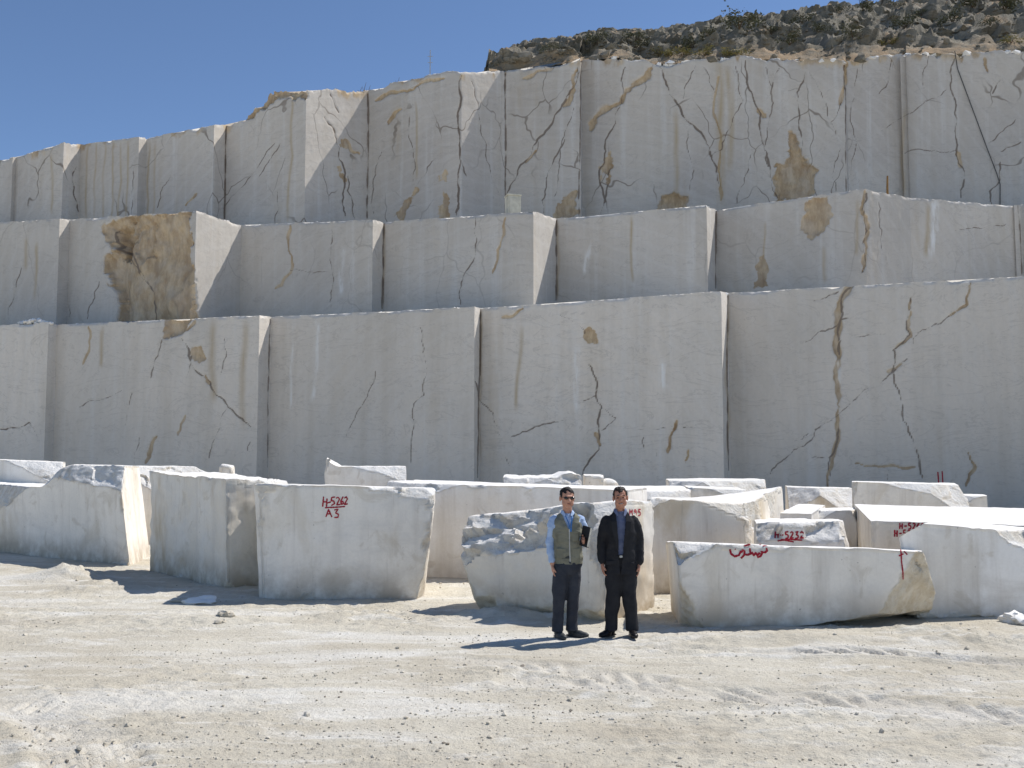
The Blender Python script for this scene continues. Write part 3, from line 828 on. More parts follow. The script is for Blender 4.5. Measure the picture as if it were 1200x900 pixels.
block('B5', 'marble_block', 'broken topped brownish marble block directly behind the two men', (551, 716), (708, 730), (531, 606), (706, 589), 1.55,
      back=tuple(at_ground(770, 713)[:2] - at_ground(708, 730)[:2]), hb=(0, -.02), mat='block_tan', seed=5, r=.05, chip=.1, amp=.03,
      cuts=[((.5, 0, .74), (-.12, -.66, .74), .17, 'rough'), ((.5, 0, .14), (0, -.75, -.66), .07, 'tan'), ((.02, 0, .5), (-.75, -.65, -.1), .05, 'tan'), ((.93, 0, .62), (.75, -.72, .2), .05, 'rough')])
block('B6', 'marble_block', 'long low marble block with red script and a broken tan end', (800, 738), (1110, 734), (791, 634), (1112, 647), 1.4, back=(.06, 1), hb=(-.10, -.10), mat='block_grey', seed=6, r=.03, chip=.07,
      cuts=[((.80, 0, .5), (.52, -.78, -.30), .06, 'tan'), ((.97, 0, .5), (.9, -.2, .35), .06, 'tan'), ((.58, .3, .05), (.13, -.2, -1), .03, 'tan'), ((.10, 0, .90), (-.38, -.5, .76), .06, 'tan'), ((.03, 0, .35), (-.72, -.55, -.45), .06, 'tan'), ((.98, 0, .93), (.7, -.2, .66), .06, 'rough')])
block('B7', 'marble_block', 'marble block with a slanting corner and a rough broken shoulder, beside the tan ended block', (1072, 724), (1340, 716), (1050, 611), (1340, 634), 1.5, back=(.36, 1), mat='block_white', seed=7, r=.025,
      cuts=[((.06, 0, .93), (-.46, .1, .88), .02, 'sawn'), ((.44, 0, .86), (.42, -.55, .7), .10, 'rough'), ((.5, 0, .02), (0, -.6, -.8), .04, 'tan')])
block('B8', 'marble_block', 'wide marble block with a flat white top and two red H numbers', (1019, 560, 15.9), (1500, 560, 15.4), (1020, 610), (1500, 622), 6.6, back=(2.0, 6.8), mat='block_tan', seed=8, r=.015, chip=.03, cell=.08)
block('B9', 'marble_block', 'brown faced marble block with a tilted white top and rough broken end', (748, 699), (886, 690), (756, 582), (875, 592), 2.9, back=(1.26, 2.6), hb=(-.12, .24), mat='block_tan', seed=9, r=.02,
      cuts=[((.98, .5, .5), (1, -.05, -.12), .13, 'rough'), ((.97, 0, .6), (.7, -.7, -.1), .08, 'rough')])
block('B10', 'marble_slab', 'flat white topped marble slab behind the man in the black suit', (676, 560, 20.4), (811, 560, 20.4), (676, 574), (812, 575), 4.4, back=(.12, 1), mat='block_white', seed=10, r=.03, chip=.1)
block('B11', 'marble_slab', 'clean cut white marble slab closest to the foot of the sawn wall', (790, 560, 26.0), (905, 560, 26.0), (784, 563), (904, 563), 3.4, back=(.12, 1), mat='block_white', seed=11, r=.02, chip=.05,
      cuts=[((.97, 0, .97), (.8, -.3, .4), .05, 'rough')])
block('B12', 'marble_block', 'small grey marble block wedged between the flat slabs', (806, 560, 22.8), (876, 560, 22.8), (806, 571), (876, 574), 1.8, back=(.12, 1), mat='block_grey', seed=12, r=.03, chip=.12)
def lump(a, b, m): return 1 + .06 * np.exp(-((a - .85) / .14) ** 2) + .02 * fbm(m, 3, 3, 4)
block('B13', 'marble_slab', 'rough lumpy marble slab above the head of the man with sunglasses', (589, 560, 24), (681, 560, 24), (589, 559), (682, 559), 2.6, back=(0, 1), mat='block_white', seed=13, r=.05, chip=.15, hf=lump,
      cuts=[((.85, 0, .9), (.2, -.8, .5), .12, 'rough'), ((.4, 0, .97), (0, -.6, .8), .05, 'rough')])
block('B13b', 'marble_slab', 'short marble slab end showing beside the rough lumpy slab', (684, 560, 26), (708, 560, 26), (684, 556), (708, 557), 2, back=(.05, 1), mat='block_grey', seed=14, r=.02)
block('B13c', 'boulder', 'low rounded stone beyond the flat white slab', (704, 560, 27.2), (726, 560, 27.2), (704, 561), (726, 562), 1.6, back=(.05, 1), mat='block_grey', seed=31, r=.3, chip=.2, cat='boulder')
def spike(a, b, m): return 1 + .085 * np.clip(1 - a / .17, 0, 1) * (1 + .3 * fbm(m, 4, 2, 2))
block('B14', 'marble_slab', 'straight white marble slab with one spiky end behind the block marked A3', (386, 560, 21.6), (475, 560, 21.6), (380, 546.5), (476, 546), 1.2, back=(-.1, 1), mat='block_white', seed=15, r=.015, chip=.05, hf=spike,
      cuts=[((0.02, 0, .9), (-.9, -.2, .4), .08, 'rough')])
block('B15', 'marble_block', 'plain shaded marble block at the foot of the wall beside the cut corner block', (924, 560, 28), (1004, 560, 28), (924, 570.5), (1004, 573), 1.5, back=(.2, 1), mat='block_tan', seed=16, r=.012, chip=.02)
block('B16', 'marble_block', 'upright grey marble block with one top corner cut off slantwise', (998, 560, 24.4), (1139, 560, 24.4), (998, 564.5), (1136, 568), 1.5, back=(.33, 1), mat='block_grey', seed=17, r=.02, chip=.06,
      cuts=[((.95, .5, .93), (.88, 0, .46), .02, 'rough')])
block('B17', 'marble_block', 'small pale marble block peeping out behind the slant cornered block', (1120, 560, 27), (1157, 560, 27), (1120, 580), (1157, 581), 1.2, back=(.4, 1), mat='block_white', seed=18, r=.01)
block('B18', 'marble_slab', 'tilted white marble slab among the jumbled blocks', (912, 560, 19.2), (951, 560, 19.2), (912, 601), (951, 602), 4.6, back=(2.2, 6), mat='block_white', seed=19, r=.012, chip=.03)
block('B18b', 'marble_slab', 'low flat marble slab just behind the block marked H-5232', (895, 560, 17.2), (953, 560, 17.2), (895, 612), (953, 612), 1.3, back=(.2, 1), mat='block_white', seed=20, r=.015)
block('B18c', 'marble_block', 'plain low marble block tucked beside the tilted slab', (955, 560, 21.0), (1003, 560, 21.0), (955, 598), (1003, 598), 1.2, back=(.3, 1), mat='block_grey', seed=30, r=.015)
block('B19', 'marble_block', 'rough bluish white marble block marked H-5232 in red', (884, 560, 14.9), (999, 560, 14.9), (886, 613), (993, 612), 1.2, back=(.2, 1), mat='block_white', seed=21, r=.03, chip=.08,
      cuts=[((.5, 0, .78), (.05, -.75, .6), .10, 'rough'), ((.97, 0, .6), (.8, -.4, .3), .06, 'rough')])
block('B20', 'marble_slab', 'long thin topped marble slab lying behind the stepped block', (76, 560, 27.0), (240, 560, 26.0), (76, 545), (240, 547), 1.6, back=(-.2, 1), mat='block_white', seed=22, r=.02, chip=.06)
block('B20b', 'marble_slab', 'white marble slab with a ragged end on the far side of the stepped block', (-60, 560, 26.6), (70, 560, 25.6), (-60, 536), (70, 541), 1.2, back=(-.3, 1), mat='block_white', seed=23, r=.02, chip=.08)
block('B20c', 'boulder', 'small grey boulder showing above the long beige block', (254, 560, 25.0), (276, 560, 25.0), (256, 542), (274, 545), .6, back=(-.2, 1), mat='block_grey', seed=24, r=.12, chip=.15, cat='boulder')

# ------------------------------------------------------------------ red sprayed writing, laid on the stone
GL = {'H': [[(.1, 0), (.05, 1)], [(.8, .05), (.75, 1)], [(.08, .5), (.78, .48)]], '-': [[(.1, .55), (.9, .48)]],
      '5': [[(.85, 0), (.2, .05), (.15, .42), (.6, .42), (.85, .65), (.7, .95), (.1, 1)]],
      '2': [[(.1, .2), (.45, 0), (.8, .18), (.6, .5), (.1, .95), (.95, .9)]],
      '6': [[(.75, 0), (.25, .4), (.12, .75), (.45, 1), (.82, .8), (.7, .55), (.2, .68)]],
      'A': [[(0, 1), (.45, 0), (1, 1)], [(.18, .65), (.85, .6)]],
      '3': [[(.1, .08), (.8, 0), (.35, .42), (.85, .6), (.75, .95), (.05, 1)]],
      '9': [[(.85, .25), (.45, .02), (.15, .28), (.5, .5), (.85, .25), (.8, 1)]],
      'M': [[(.05, 1), (.15, 0), (.5, .6), (.85, 0), (.95, 1)]], 'N': [[(.1, 1), (.1, 0), (.85, 1), (.9, 0)]]}
def text_strokes(s, x0, y0, w, h, tilt=0.0):
    out = []; cw = w / len(s)
    for i, ch in enumerate(s):
        for st in GL[ch]:
            out.append([(x0 + (i + p[0] * .82) * cw, y0 + p[1] * h + tilt * (i + p[0]) * cw) for p in st])
    return out
def write_on(target, P, faces, strokes, width, name='red_lettering', label=None):
    bvh = BVHTree.FromPolygons([tuple(p) for p in P.tolist()], faces)
    cam_o = Vector((0, 0, CAM_H))
    org = target.location
    V = []; Fc = []
    rng = random.Random(int(strokes[0][0][0] * 10))
    for st in strokes:
        pl = []
        for a, b in zip(st[:-1], st[1:]):
            L = math.dist(a, b); n = max(1, int(L / .8))
            for i in range(n): pl.append((a[0] + (b[0] - a[0]) * i / n, a[1] + (b[1] - a[1]) * i / n))
        pl.append(st[-1])
        pts = []
        for p in pl:
            d = Vector(at_depth(p[0], p[1], 10.0)) - cam_o
            hit, nrm, _, _ = bvh.ray_cast(cam_o, d.normalized(), 200)
            if hit is None: continue
            if nrm.dot(d) > 0: nrm = -nrm
            pts.append((hit + nrm * .006, nrm))
        if len(pts) < 2: continue
        base = len(V); n = len(pts)
        for i, (h, nr) in enumerate(pts):
            a = pts[max(0, i - 1)][0]; b = pts[min(n - 1, i + 1)][0]
            t = (b - a)
            if t.length < 1e-6: t = Vector((1, 0, 0))
            side = nr.cross(t).normalized()
            D = h.y
            w = width * D / F * .5 * (.85 + .4 * rng.random()) * (.8 if i in (0, n - 1) else 1)
            V.append(h + side * w - org); V.append(h - side * w - org)
        for i in range(n - 1):
            k = base + 2 * i
            Fc.append((k, k + 2, k + 3, k + 1))
    me = np_mesh(name, [tuple(v) for v in V], Fc, M['red'])
    o = bpy.data.objects.new(name, me)
    link(o, parent=target)
    if label: o['label'] = label
    return o
def z8(l): return [[(260 + x * .225, 520 + y * .225) for x, y in s] for s in l]
def z2(l): return [[(760 + x / 5.4545, 530 + y / 5.4545) for x, y in s] for s in l]
def z3(l): return [[(900 + x / 4, 540 + y / 4) for x, y in s] for s in l]
write_on(*BL['B3'], z8([[(530, 275), (525, 328)], [(548, 285), (545, 328)], [(528, 303), (546, 303)], [(546, 310), (568, 303)],
    [(590, 277), (572, 280), (570, 297), (583, 298), (587, 312), (570, 322)], [(595, 284), (605, 278), (613, 288), (598, 318), (618, 316)],
    [(632, 275), (620, 298), (622, 316), (633, 312), (631, 300), (621, 303)], [(638, 284), (648, 276), (654, 288), (638, 316), (656, 313)],
    [(537, 333), (590, 331), (642, 327)], [(542, 381), (556, 342), (573, 382)], [(548, 366), (570, 364)], [(585, 345), (605, 342), (592, 360), (608, 368), (604, 384), (585, 384)]]), 1.5)
write_on(*BL['B6'], z2([[(520, 620), (526, 648), (550, 666), (577, 658), (590, 632)], [(552, 618), (556, 622)], [(592, 642), (602, 626), (614, 634), (610, 658), (590, 678)],
    [(612, 652), (634, 656), (650, 648), (647, 614)], [(612, 600), (632, 594), (650, 590)], [(650, 652), (662, 640), (672, 660), (684, 642), (694, 660), (706, 644), (712, 652)],
    [(716, 634), (728, 640), (716, 664), (694, 672)], [(728, 640), (744, 640), (757, 630), (753, 612)], [(712, 590), (716, 594)], [(730, 602), (744, 598), (758, 600)]]), 2.3,
    label='red handwritten script')
write_on(*BL['B6'], z3([[(622, 418), (625, 470), (631, 520), (632, 556)], [(612, 446), (634, 436)], [(636, 424), (652, 440)]]), 1.6, name='red_mark')
write_on(*BL['B8'], text_strokes('H-5269', 1054, 613, 30, 7), 1.6)
write_on(*BL['B8'], text_strokes('H-526', 1048, 621, 25, 8), 1.6)
write_on(*BL['B19'], text_strokes('H-5232', 908, 623, 35, 8) + [[(911, 634), (925, 632), (940, 633)], [(915, 632), (930, 635)]], 1.7)
write_on(*BL['B5'], text_strokes('M95', 737, 597, 15, 7), 1.5)
# ------------------------------------------------------------------ rocky hill above the upper bench
def hill_sil(px):
    xs = [300, 480, 560, 572, 590, 620, 660, 700, 760, 800, 850, 900, 950, 1000, 1060, 1120, 1145, 1200, 1300, 1500, 1800]
    ys = [175, 130, 88, 78, 68, 60, 53, 46, 42, 36, 29, 24, 16, 11, 8, 3, -6, -14, -30, -60, -90]
    return np.interp(px, xs, ys)
nU, nT = 420, 130
pxs = np.linspace(430, 1500, nU)
V = np.zeros((nU, nT, 3))
_lp = []
for s_ in T3:
    for p_ in [s_['L']] + list(s_.get('top', [])) + [s_['R']]:
        u_ = uv(*p_)[0]; q_ = s_['QL']; t_ = (u_ * q_[1] - q_[0]) / (1 + u_ * s_['k'])
        d_ = q_[1] - s_['k'] * t_
        _lp.append((u_, d_, zat(*p_, d_)))
_lp = np.array(_lp); lipu, lipd, lipz = _lp[:, 0], _lp[:, 1], _lp[:, 2]
o_ = np.argsort(lipu)
for i, px in enumerate(pxs):
    u = (px - 600) / F / .975
    d0 = np.interp(u, lipu[o_], lipd[o_]) + .16
    z0 = np.interp(u, lipu[o_], lipz[o_]) - .02
    d1 = 66 + 12 * max(0, (px - 560)) / 600
    z1 = zat(px, hill_sil(px), d1)
    drop = float(np.clip((572 - px) / 14, 0, 1)) * 3.0
    z0 -= drop; z1 -= drop
    tt = np.linspace(0, 1.35, nT)
    f = np.clip(tt, 0, 1)
    prof = f ** .85
    D = d0 + (d1 - d0) * tt
    z = z0 + (z1 - z0) * prof - np.clip(tt - 1, 0, 1) * 14
    V[i, :, 0] = u * D; V[i, :, 1] = D; V[i, :, 2] = z
P = V.reshape(-1, 3)
tt = np.tile(np.linspace(0, 1.35, nT), nU)
env = np.clip(tt / .08, .12, 1)
st = fbm(P * np.array([.12, .12, 1.0]) + np.array([0, 0, .0]), 1.0, 4, 201)
ridge = 1 - np.abs(fbm(P * np.array([1, 1, 1.6]), .35, 5, 203, .6))
terr = P[:, 2] + 1.2 * fbm(P, .15, 3, 207)
step = terr * 1.1 - np.floor(terr * 1.1)
P[:, 2] += env * (.8 * (ridge - .7) + .75 * (np.clip(step * 3 - 1, 0, 1) - step) + .2 * fbm(P, 1.1, 4, 205, .5))
P[:, 1] -= env * (.5 * fbm(P, .8, 4, 211) + .5 * np.abs(fbm(P, .5, 3, 212)))
t = NT('weathered_limestone_hill')
n1 = t.noise(.5, 6, .65)
col = t.mix(t.ramp(n1, .36, .64), srgb(146, 138, 122), srgb(110, 105, 91))
n2 = t.noise(1.0, 6, .7, t.coord((.6, .6, 2.6)))
col = t.mix(t.ramp(n2, .5, .72), col, srgb(164, 155, 139))
n3 = t.noise(2.2, 6, .7)
col = t.mix(t.ramp(n3, .58, .74, 0, .7), col, srgb(98, 94, 76))
earth = t.ramp(t.noise(.25, 4, .6), .5, .62, 0, .8)
geo = t.n('ShaderNodeNewGeometry'); sp = t.n('ShaderNodeSeparateXYZ'); t.l(geo.outputs['Normal'], sp.inputs[0])
col = t.mix(t.math('MULTIPLY', earth, t.ramp(sp.outputs['Z'], .6, .9)), col, srgb(170, 142, 108))
base_a = t.attr('foot')
col = t.mix(t.math('MULTIPLY', base_a, t.ramp(t.noise(1.3, 5, .65), .35, .6)), col, srgb(184, 156, 122))
nb = t.bump(t.noise(3.0, 8, .72), .8, .25)
M['hill'] = t.done(col, .95, nb)
foot = np.clip(1 - tt / .07, 0, 1)
me = np_mesh('rocky_hill', P, grid_faces(nU, nT), M['hill'], {'foot': foot}, 30)
link(bpy.data.objects.new('rocky_hill', me), kind='structure')
hillbvh = BVHTree.FromPolygons([tuple(p) for p in P.tolist()], grid_faces(nU, nT))
def hill_hit(px, py):
    c = Vector((0, 0, CAM_H)); d = (Vector(at_depth(px, py, 10)) - c).normalized()
    h = hillbvh.ray_cast(c, d, 300)
    return h[0]
def rock_mesh(name, r, seed, sub=3, squash=.7, mat=None, rough=.3):
    bm = bmesh.new(); bmesh.ops.create_icosphere(bm, subdivisions=sub, radius=1)
    A = np.array([v.co[:] for v in bm.verts]); f = [[v.index for v in q.verts] for q in bm.faces]; bm.free()
    S = np.array([seed * 7.1, seed * 3.3, 0])
    A = A * (1 + rough * fbm(A + S, 1.2, 4, seed, .55))[:, None]
    q = np.round(A * 2.2) / 2.2
    A = A * .7 + q * .3
    A[:, 2] *= squash
    return np_mesh(name, A * r, f, mat, None, 35)
M['hill_rock'] = M['hill']
rng = random.Random(5)
bpx = [(578, 74, .75, 'dark rounded boulder at the end of the hill crest'), (606, 68, 1.05, 'large craggy boulder beside the end of the crest'),
       (630, 66, .9, 'blocky boulder between the craggy ones on the crest'), (655, 64, .8, 'low boulder next to the dark gap in the crest'),
       (690, 60, .8, 'pale flat boulder on the crest above the brown seam'), (730, 58, .7, 'small weathered boulder over the diagonal brown seam')]
for i, (px, py, r, lb) in enumerate(bpx):
    u, v = uv(px, py)
    D = np.interp(u, lipu[o_], lipd[o_]) + 2.2 + r
    z = np.interp(u, lipu[o_], lipz[o_])
    p = at_depth(px, py, D)
    ob = bpy.data.objects.new('boulder', rock_mesh('boulder', r, 40 + i, 4, .75, M['hill'], .34))
    ob.location = (p[0], D, max(z - .1, min(p[2], z + .6)) )
    link(ob, label=lb, cat='boulder', group='boulders along the hill crest')
# loose stones lying all over the hill, past counting
Vv = []; Ff = []
bmq = bmesh.new(); bmesh.ops.create_icosphere(bmq, subdivisions=1, radius=1)
IV = np.array([v.co[:] for v in bmq.verts]); IF = np.array([[v.index for v in q.verts] for q in bmq.faces]); bmq.free()
def rocks(name, n, sampler, mat, seed, attrs=None, kind='stuff', label=None, cat=None):
    rg = np.random.RandomState(seed); VV = []; FF = []; off = 0
    for i in range(n):
        s = sampler(rg)
        if s is None: continue
        p, r = s
        a = IV * (1 + rg.uniform(-.32, .32, (len(IV), 1)))
        a = a * np.array([1, rg.uniform(.6, 1.1), rg.uniform(.4, .85)])
        th = rg.uniform(0, 6.28); c, q = math.cos(th), math.sin(th)
        a = np.stack([a[:, 0] * c - a[:, 1] * q, a[:, 0] * q + a[:, 1] * c, a[:, 2]], 1)
        VV.append(a * r + p); FF.append(IF + off); off += len(IV)
    me = np_mesh(name, np.vstack(VV), np.vstack(FF).tolist(), mat)
    o = bpy.data.objects.new(name, me)
    return link(o, kind=kind, label=label, cat=cat)
def hs(rg):
    px = rg.uniform(575, 1230); s = hill_sil(px)
    py = rg.uniform(s + 2, 72)
    h = hill_hit(px, py)
    if h is None: return None
    return np.array(h) + np.array([0, 0, -.02]), rg.uniform(.06, .2) * (1 if rg.rand() < .9 else 2.0)
rocks('scree', 420, hs, M['hill'], 3, label='loose grey stones strewn over the hillside', cat='scree')
# broken pale stone along the lip of the upper bench
def lipr(rg):
    px = rg.uniform(690, 1200); u = (px - 600) / F / .975
    d = np.interp(u, lipu[o_], lipd[o_]) + rg.uniform(.1, .8); z = np.interp(u, lipu[o_], lipz[o_])
    return np.array([u * d, d, z - .05]), rg.uniform(.08, .3)
rocks('lip_rubble', 130, lipr, M['block_white'], 8, label='pale rubble lying along the lip of the upper bench', cat='rubble')
def lipl(rg):
    px = rg.uniform(90, 600); u = (px - 600) / F / .975
    d = np.interp(u, lipu[o_], lipd[o_]) + rg.uniform(.2, .7); z = np.interp(u, lipu[o_], lipz[o_])
    return np.array([u * d, d, z - .12]), rg.uniform(.05, .14)
# shrubs
M['shrub'] = mat_simple('dry_shrub_leaves', srgb(82, 84, 62), srgb(100, 98, 74), 3.0, .9)
M['shrub_dry'] = mat_simple('dry_grass', srgb(148, 132, 86), srgb(116, 116, 66), 3.0, .9)
M['twig'] = mat_simple('shrub_twigs', srgb(84, 70, 54), srgb(106, 90, 70), 8.0, .9)
def leaf_ball(n, seed, flat=.7, ls=.085):
    rg = np.random.RandomState(seed); VV = []; FF = []
    cl = rg.normal(0, .4, (9, 3)); cl[:, 2] = np.abs(cl[:, 2]) * flat + .15
    for i in range(n):
        c = cl[rg.randint(9)] + rg.normal(0, .2, 3); c[2] = abs(c[2])
        d1 = rg.normal(0, 1, 3); d1 /= np.linalg.norm(d1); d2 = np.cross(d1, rg.normal(0, 1, 3)); d2 /= np.linalg.norm(d2)
        s = ls * rg.uniform(.6, 1.3); k = len(VV)
        VV += [c - d1 * s, c + d2 * s * .5, c + d1 * s, c - d2 * s * .5]; FF.append((k, k + 1, k + 2, k + 3))
    return np.array(VV), FF
LB = [leaf_ball(420, s) for s in (1, 2, 3)]
LM = [np_mesh('foliage', v, f, M['shrub']) for v, f in LB]
LMd = [np_mesh('foliage', v, f, M['shrub_dry']) for v, f in LB]
def twig_mesh(seed):
    rg = np.random.RandomState(seed); VV = []; FF = []
    for i in range(7):
        d = np.array([rg.normal(0, .5), rg.normal(0, .5), .75]); s = .025
        k = len(VV)
        VV += [(-s, 0, -.1), (s, 0, -.1), (0, s, -.1), tuple(d)]; FF += [(k, k + 1, k + 3), (k + 1, k + 2, k + 3), (k + 2, k, k + 3)]
    return np_mesh('stems', np.array(VV), FF, M['twig'])
TW = twig_mesh(4)
shr = [(866, 33, 'c'), (1012, 12, 'b'), (1080, 18, 'a'), (905, 40, 'a'), (985, 14, 'a'), (940, 28, 'b'), (1060, 33, 'b'), (1140, 8, 'c'), (830, 42, 'a'), (1116, 26, 'b'), (757, 56, 'a'), (1160, 30, 'a'), (1000, 45, 'b'), (925, 52, 'b'),
       (812, 56, 'b'), (1048, 8, 'a'), (1178, 12, 'c'), (745, 48, 'b'), (880, 24, 'a'), (960, 38, 'a'), (645, 60, 'a'), (700, 52, 'b'),
       (786, 66, 'd'), (800, 65, 'd'), (826, 65, 'd'), (856, 65, 'd'), (868, 66, 'd'), (772, 67, 'd'), (1045, 52, 'd'), (1185, 50, 'd')]
for i, (px, py, k) in enumerate(shr):
    h = hill_hit(px, py)
    if h is None: continue
    sz = {'a': .55, 'b': .8, 'c': 1.15, 'd': .6}[k]
    lb = {'a': 'little dark green shrub rooted between the rocks of the hill', 'b': 'dark green shrub growing among the rocks of the hill',
          'c': 'larger dark green bush standing out on the rocky hill', 'd': 'low dry yellowish grass tuft near the lip of the upper bench'}[k]
    nm = 'grass_tuft' if k == 'd' else 'shrub'
    e = empty(nm, h, i * 1.7, label=lb, cat='grass tuft' if k == 'd' else 'shrub', group={'a': 'little shrubs on the hill', 'b': 'shrubs on the hill', 'c': 'large bushes on the hill', 'd': 'dry tufts along the lip'}[k])
    e.scale = (sz, sz, sz * (.6 if k == 'd' else .85))
    link(bpy.data.objects.new('foliage', (LMd if k == 'd' else LM)[i % 3]), parent=e)
    link(bpy.data.objects.new('stems', TW), parent=e)

# ------------------------------------------------------------------ small things on the benches
def tube_mesh(name, pts, r, mat, n=6):
    V = []; Fq = []
    pts = [Vector(p) for p in pts]
    for i, p in enumerate(pts):
        t = (pts[min(i + 1, len(pts) - 1)] - pts[max(i - 1, 0)]).normalized()
        a = t.orthogonal().normalized(); b = t.cross(a)
        for k in range(n):
            th = 2 * math.pi * k / n
            V.append(p + (a * math.cos(th) + b * math.sin(th)) * (r[i] if isinstance(r, (list, tuple)) else r))
    for i in range(len(pts) - 1):
        for k in range(n):
            Fq.append((i * n + k, i * n + (k + 1) % n, (i + 1) * n + (k + 1) % n, (i + 1) * n + k))
    Fq.append(tuple(range(n))[::-1]); Fq.append(tuple(range((len(pts) - 1) * n, len(pts) * n)))
    return np_mesh(name, [tuple(v) for v in V], Fq, mat, None, 40)
M['rubber'] = mat_simple('grey_rubber_hose', srgb(70, 70, 68), srgb(92, 90, 86), 8, .7)
M['steel'] = mat_simple('galvanised_steel', srgb(150, 152, 152), srgb(176, 176, 174), 10, .5)
M['box'] = mat_simple('painted_metal_box', srgb(206, 202, 186), srgb(188, 184, 168), 5, .6)
M['rustwood'] = mat_simple('weathered_wood', srgb(150, 116, 70), srgb(120, 92, 58), 9, .85)
def on_face(T, i, px, py, off=.05):
    s = T[i]; u, v = uv(px, py); q = s['QL']
    tt_ = (u * q[1] - q[0]) / (1 + u * s['k']); p = q + tt_ * np.array([1, -s['k']])
    D = p[1] - off
    return np.array([u * D, D, CAM_H + v * D])
pts = [on_face(T3, 10, *p) for p in ((1119, 62), (1122, 80), (1132, 107), (1145, 142), (1158, 177), (1168, 203), (1172, 216), (1172, 242))]
pts[0][2] += .1
link(bpy.data.objects.new('hanging_cable', tube_mesh('hanging_cable', pts, .02, M['rubber'])), label='dark cable hanging slantwise down the upper sawn face', cat='cable')
# equipment box on the middle bench
dB = 41.2
c0 = at_depth(601, 247, dB)
bx = empty('equipment_box', (c0[0], c0[1], c0[2] - .25), 0.25, label='small pale metal box standing on the middle bench', cat='box')
def rbox(name, sx, sy, sz, z0, mat, parent, bev=.02, loc=(0, 0)):
    bm = bmesh.new(); bmesh.ops.create_cube(bm, size=1)
    bmesh.ops.scale(bm, vec=(sx, sy, sz), verts=bm.verts); bmesh.ops.translate(bm, vec=(loc[0], loc[1], z0 + sz / 2), verts=bm.verts)
    bmesh.ops.bevel(bm, geom=bm.edges[:], offset=bev, segments=2, affect='EDGES')
    me = bpy.data.meshes.new(name); bm.to_mesh(me); bm.free(); me.materials.append(mat)
    o = bpy.data.objects.new(name, me); return link(o, parent=parent)
rbox('cabinet_body', .56, .5, .82, 0, M['box'], bx); rbox('cabinet_lid', .62, .56, .07, .82, M['box'], bx)
rbox('cabinet_door', .4, .03, .6, .12, M['box'], bx, .008, (0, -.26))
p = at_depth(1040, 224, 42.0)
st_ = empty('marker_stake', (p[0], p[1], p[2] - .35), 0, label='short yellowish stake standing on the middle bench', cat='stake')
o = bpy.data.objects.new('stake_shaft', tube_mesh('stake_shaft', [(0, 0, -.1), (.0, 0, .5), (.02, 0, 1.0)], [.05, .045, .035], M['rustwood'])); link(o, parent=st_)
p = at_depth(504, 86, 54.0)
ms = empty('antenna_mast', (p[0], p[1], p[2] - .6), 0, label='thin pale antenna mast rising behind the upper bench', cat='mast')
link(bpy.data.objects.new('mast_pole', tube_mesh('mast_pole', [(0, 0, -1), (0, 0, 1.9)], [.03, .022], M['steel'])), parent=ms)
for k, zz in enumerate((1.2, 1.55)):
    link(bpy.data.objects.new('cross_arm', tube_mesh('cross_arm', [(-.14, 0, zz), (.14, 0, zz)], .014, M['steel'])), parent=ms)
# dry stalks at the top edge
for i, (px, h) in enumerate(((421, .5), (426, .75), (431, .6), (465, .55))):
    u = (px - 600) / F / .975; d = np.interp(u, lipu[o_], lipd[o_]) + .5; z = np.interp(u, lipu[o_], lipz[o_]) - .15
    e = empty('dry_weed', (u * d, d, z), 0, label='thin dry weed stalk sprouting from the edge of the upper bench', cat='weed', group='dry weeds on the bench edge')
    link(bpy.data.objects.new('stalk', tube_mesh('stalk', [(0, 0, 0), (.05, 0, h * .6), (.13, 0, h)], [.015, .012, .006], M['twig'], 5)), parent=e)
    link(bpy.data.objects.new('side_stalk', tube_mesh('side_stalk', [(.03, 0, h * .3), (-.08, .05, h * .75)], [.012, .006], M['twig'], 5)), parent=e)
# chips along the lips of the two lower benches
def lip_of(T):
    u = np.array([s[k][0] / s[k][1] for s in T for k in ('QL', 'QR')]); d = np.array([s[k][1] for s in T for k in ('QL', 'QR')])
    z = np.array([zat(*s[c], s[k][1]) for s in T for c, k in (('L', 'QL'), ('R', 'QR'))]); o = np.argsort(u)
    return u[o], d[o], z[o]
for T, nm, lb, sd in ((T1, 'lower', 'small stone chips scattered along the lip of the lower bench', 5), (T2, 'middle', 'small stone chips scattered along the lip of the middle bench', 6)):
    lu, ld, lz = lip_of(T)
    def chips(rg):
        u = rg.uniform(-.52, .52)
        if noise3(np.array([[u * 22, sd, 1.]]), 4)[0] < rg.uniform(-.5, .6): return None
        d = np.interp(u, lu, ld) + rg.uniform(.12, .6)
        return np.array([u * d, d, np.interp(u, lu, lz) - .03]), rg.uniform(.03, .09)
    rocks('bench_chips', 420, chips, M['block_white'], sd, label=lb, cat='stone chips')
# rubble heap lying on the lower bench
u_ = uv(36, 378)[0]
def lowr(rg):
    px = rg.uniform(24, 60); u = uv(px, 378)[0]
    s = T1[1]; q = s['QL']; tq = (u * q[1] - q[0]) / (1 + u * s['k']); d = q[1] - s['k'] * tq + rg.uniform(.15, .7)
    hgt = .16 * math.exp(-((px - 40) / 14) ** 2)
    return np.array([u * d, d, zat(px, 378, d) - .05 + hgt * rg.rand()]), rg.uniform(.06, .16)
rocks('rubble_heap', 70, lowr, M['block_white'], 12, label='small heap of broken stone on the edge of the lower bench', cat='rubble')
# red strokes low on the big wall
wf = [c for c in bpy.data.objects['lower_quarry_bench'].children][5]
Pw = np.array([v.co[:] for v in wf.data.vertices]); sel = [p.vertices[:] for p in wf.data.polygons if len(p.vertices) == 4]
write_on(wf, Pw, sel, [[(1099, 553), (1100, 567)]], 1.4, 'red_mark'); write_on(wf, Pw, sel, [[(1104, 552), (1105, 567)]], 1.4, 'red_mark')

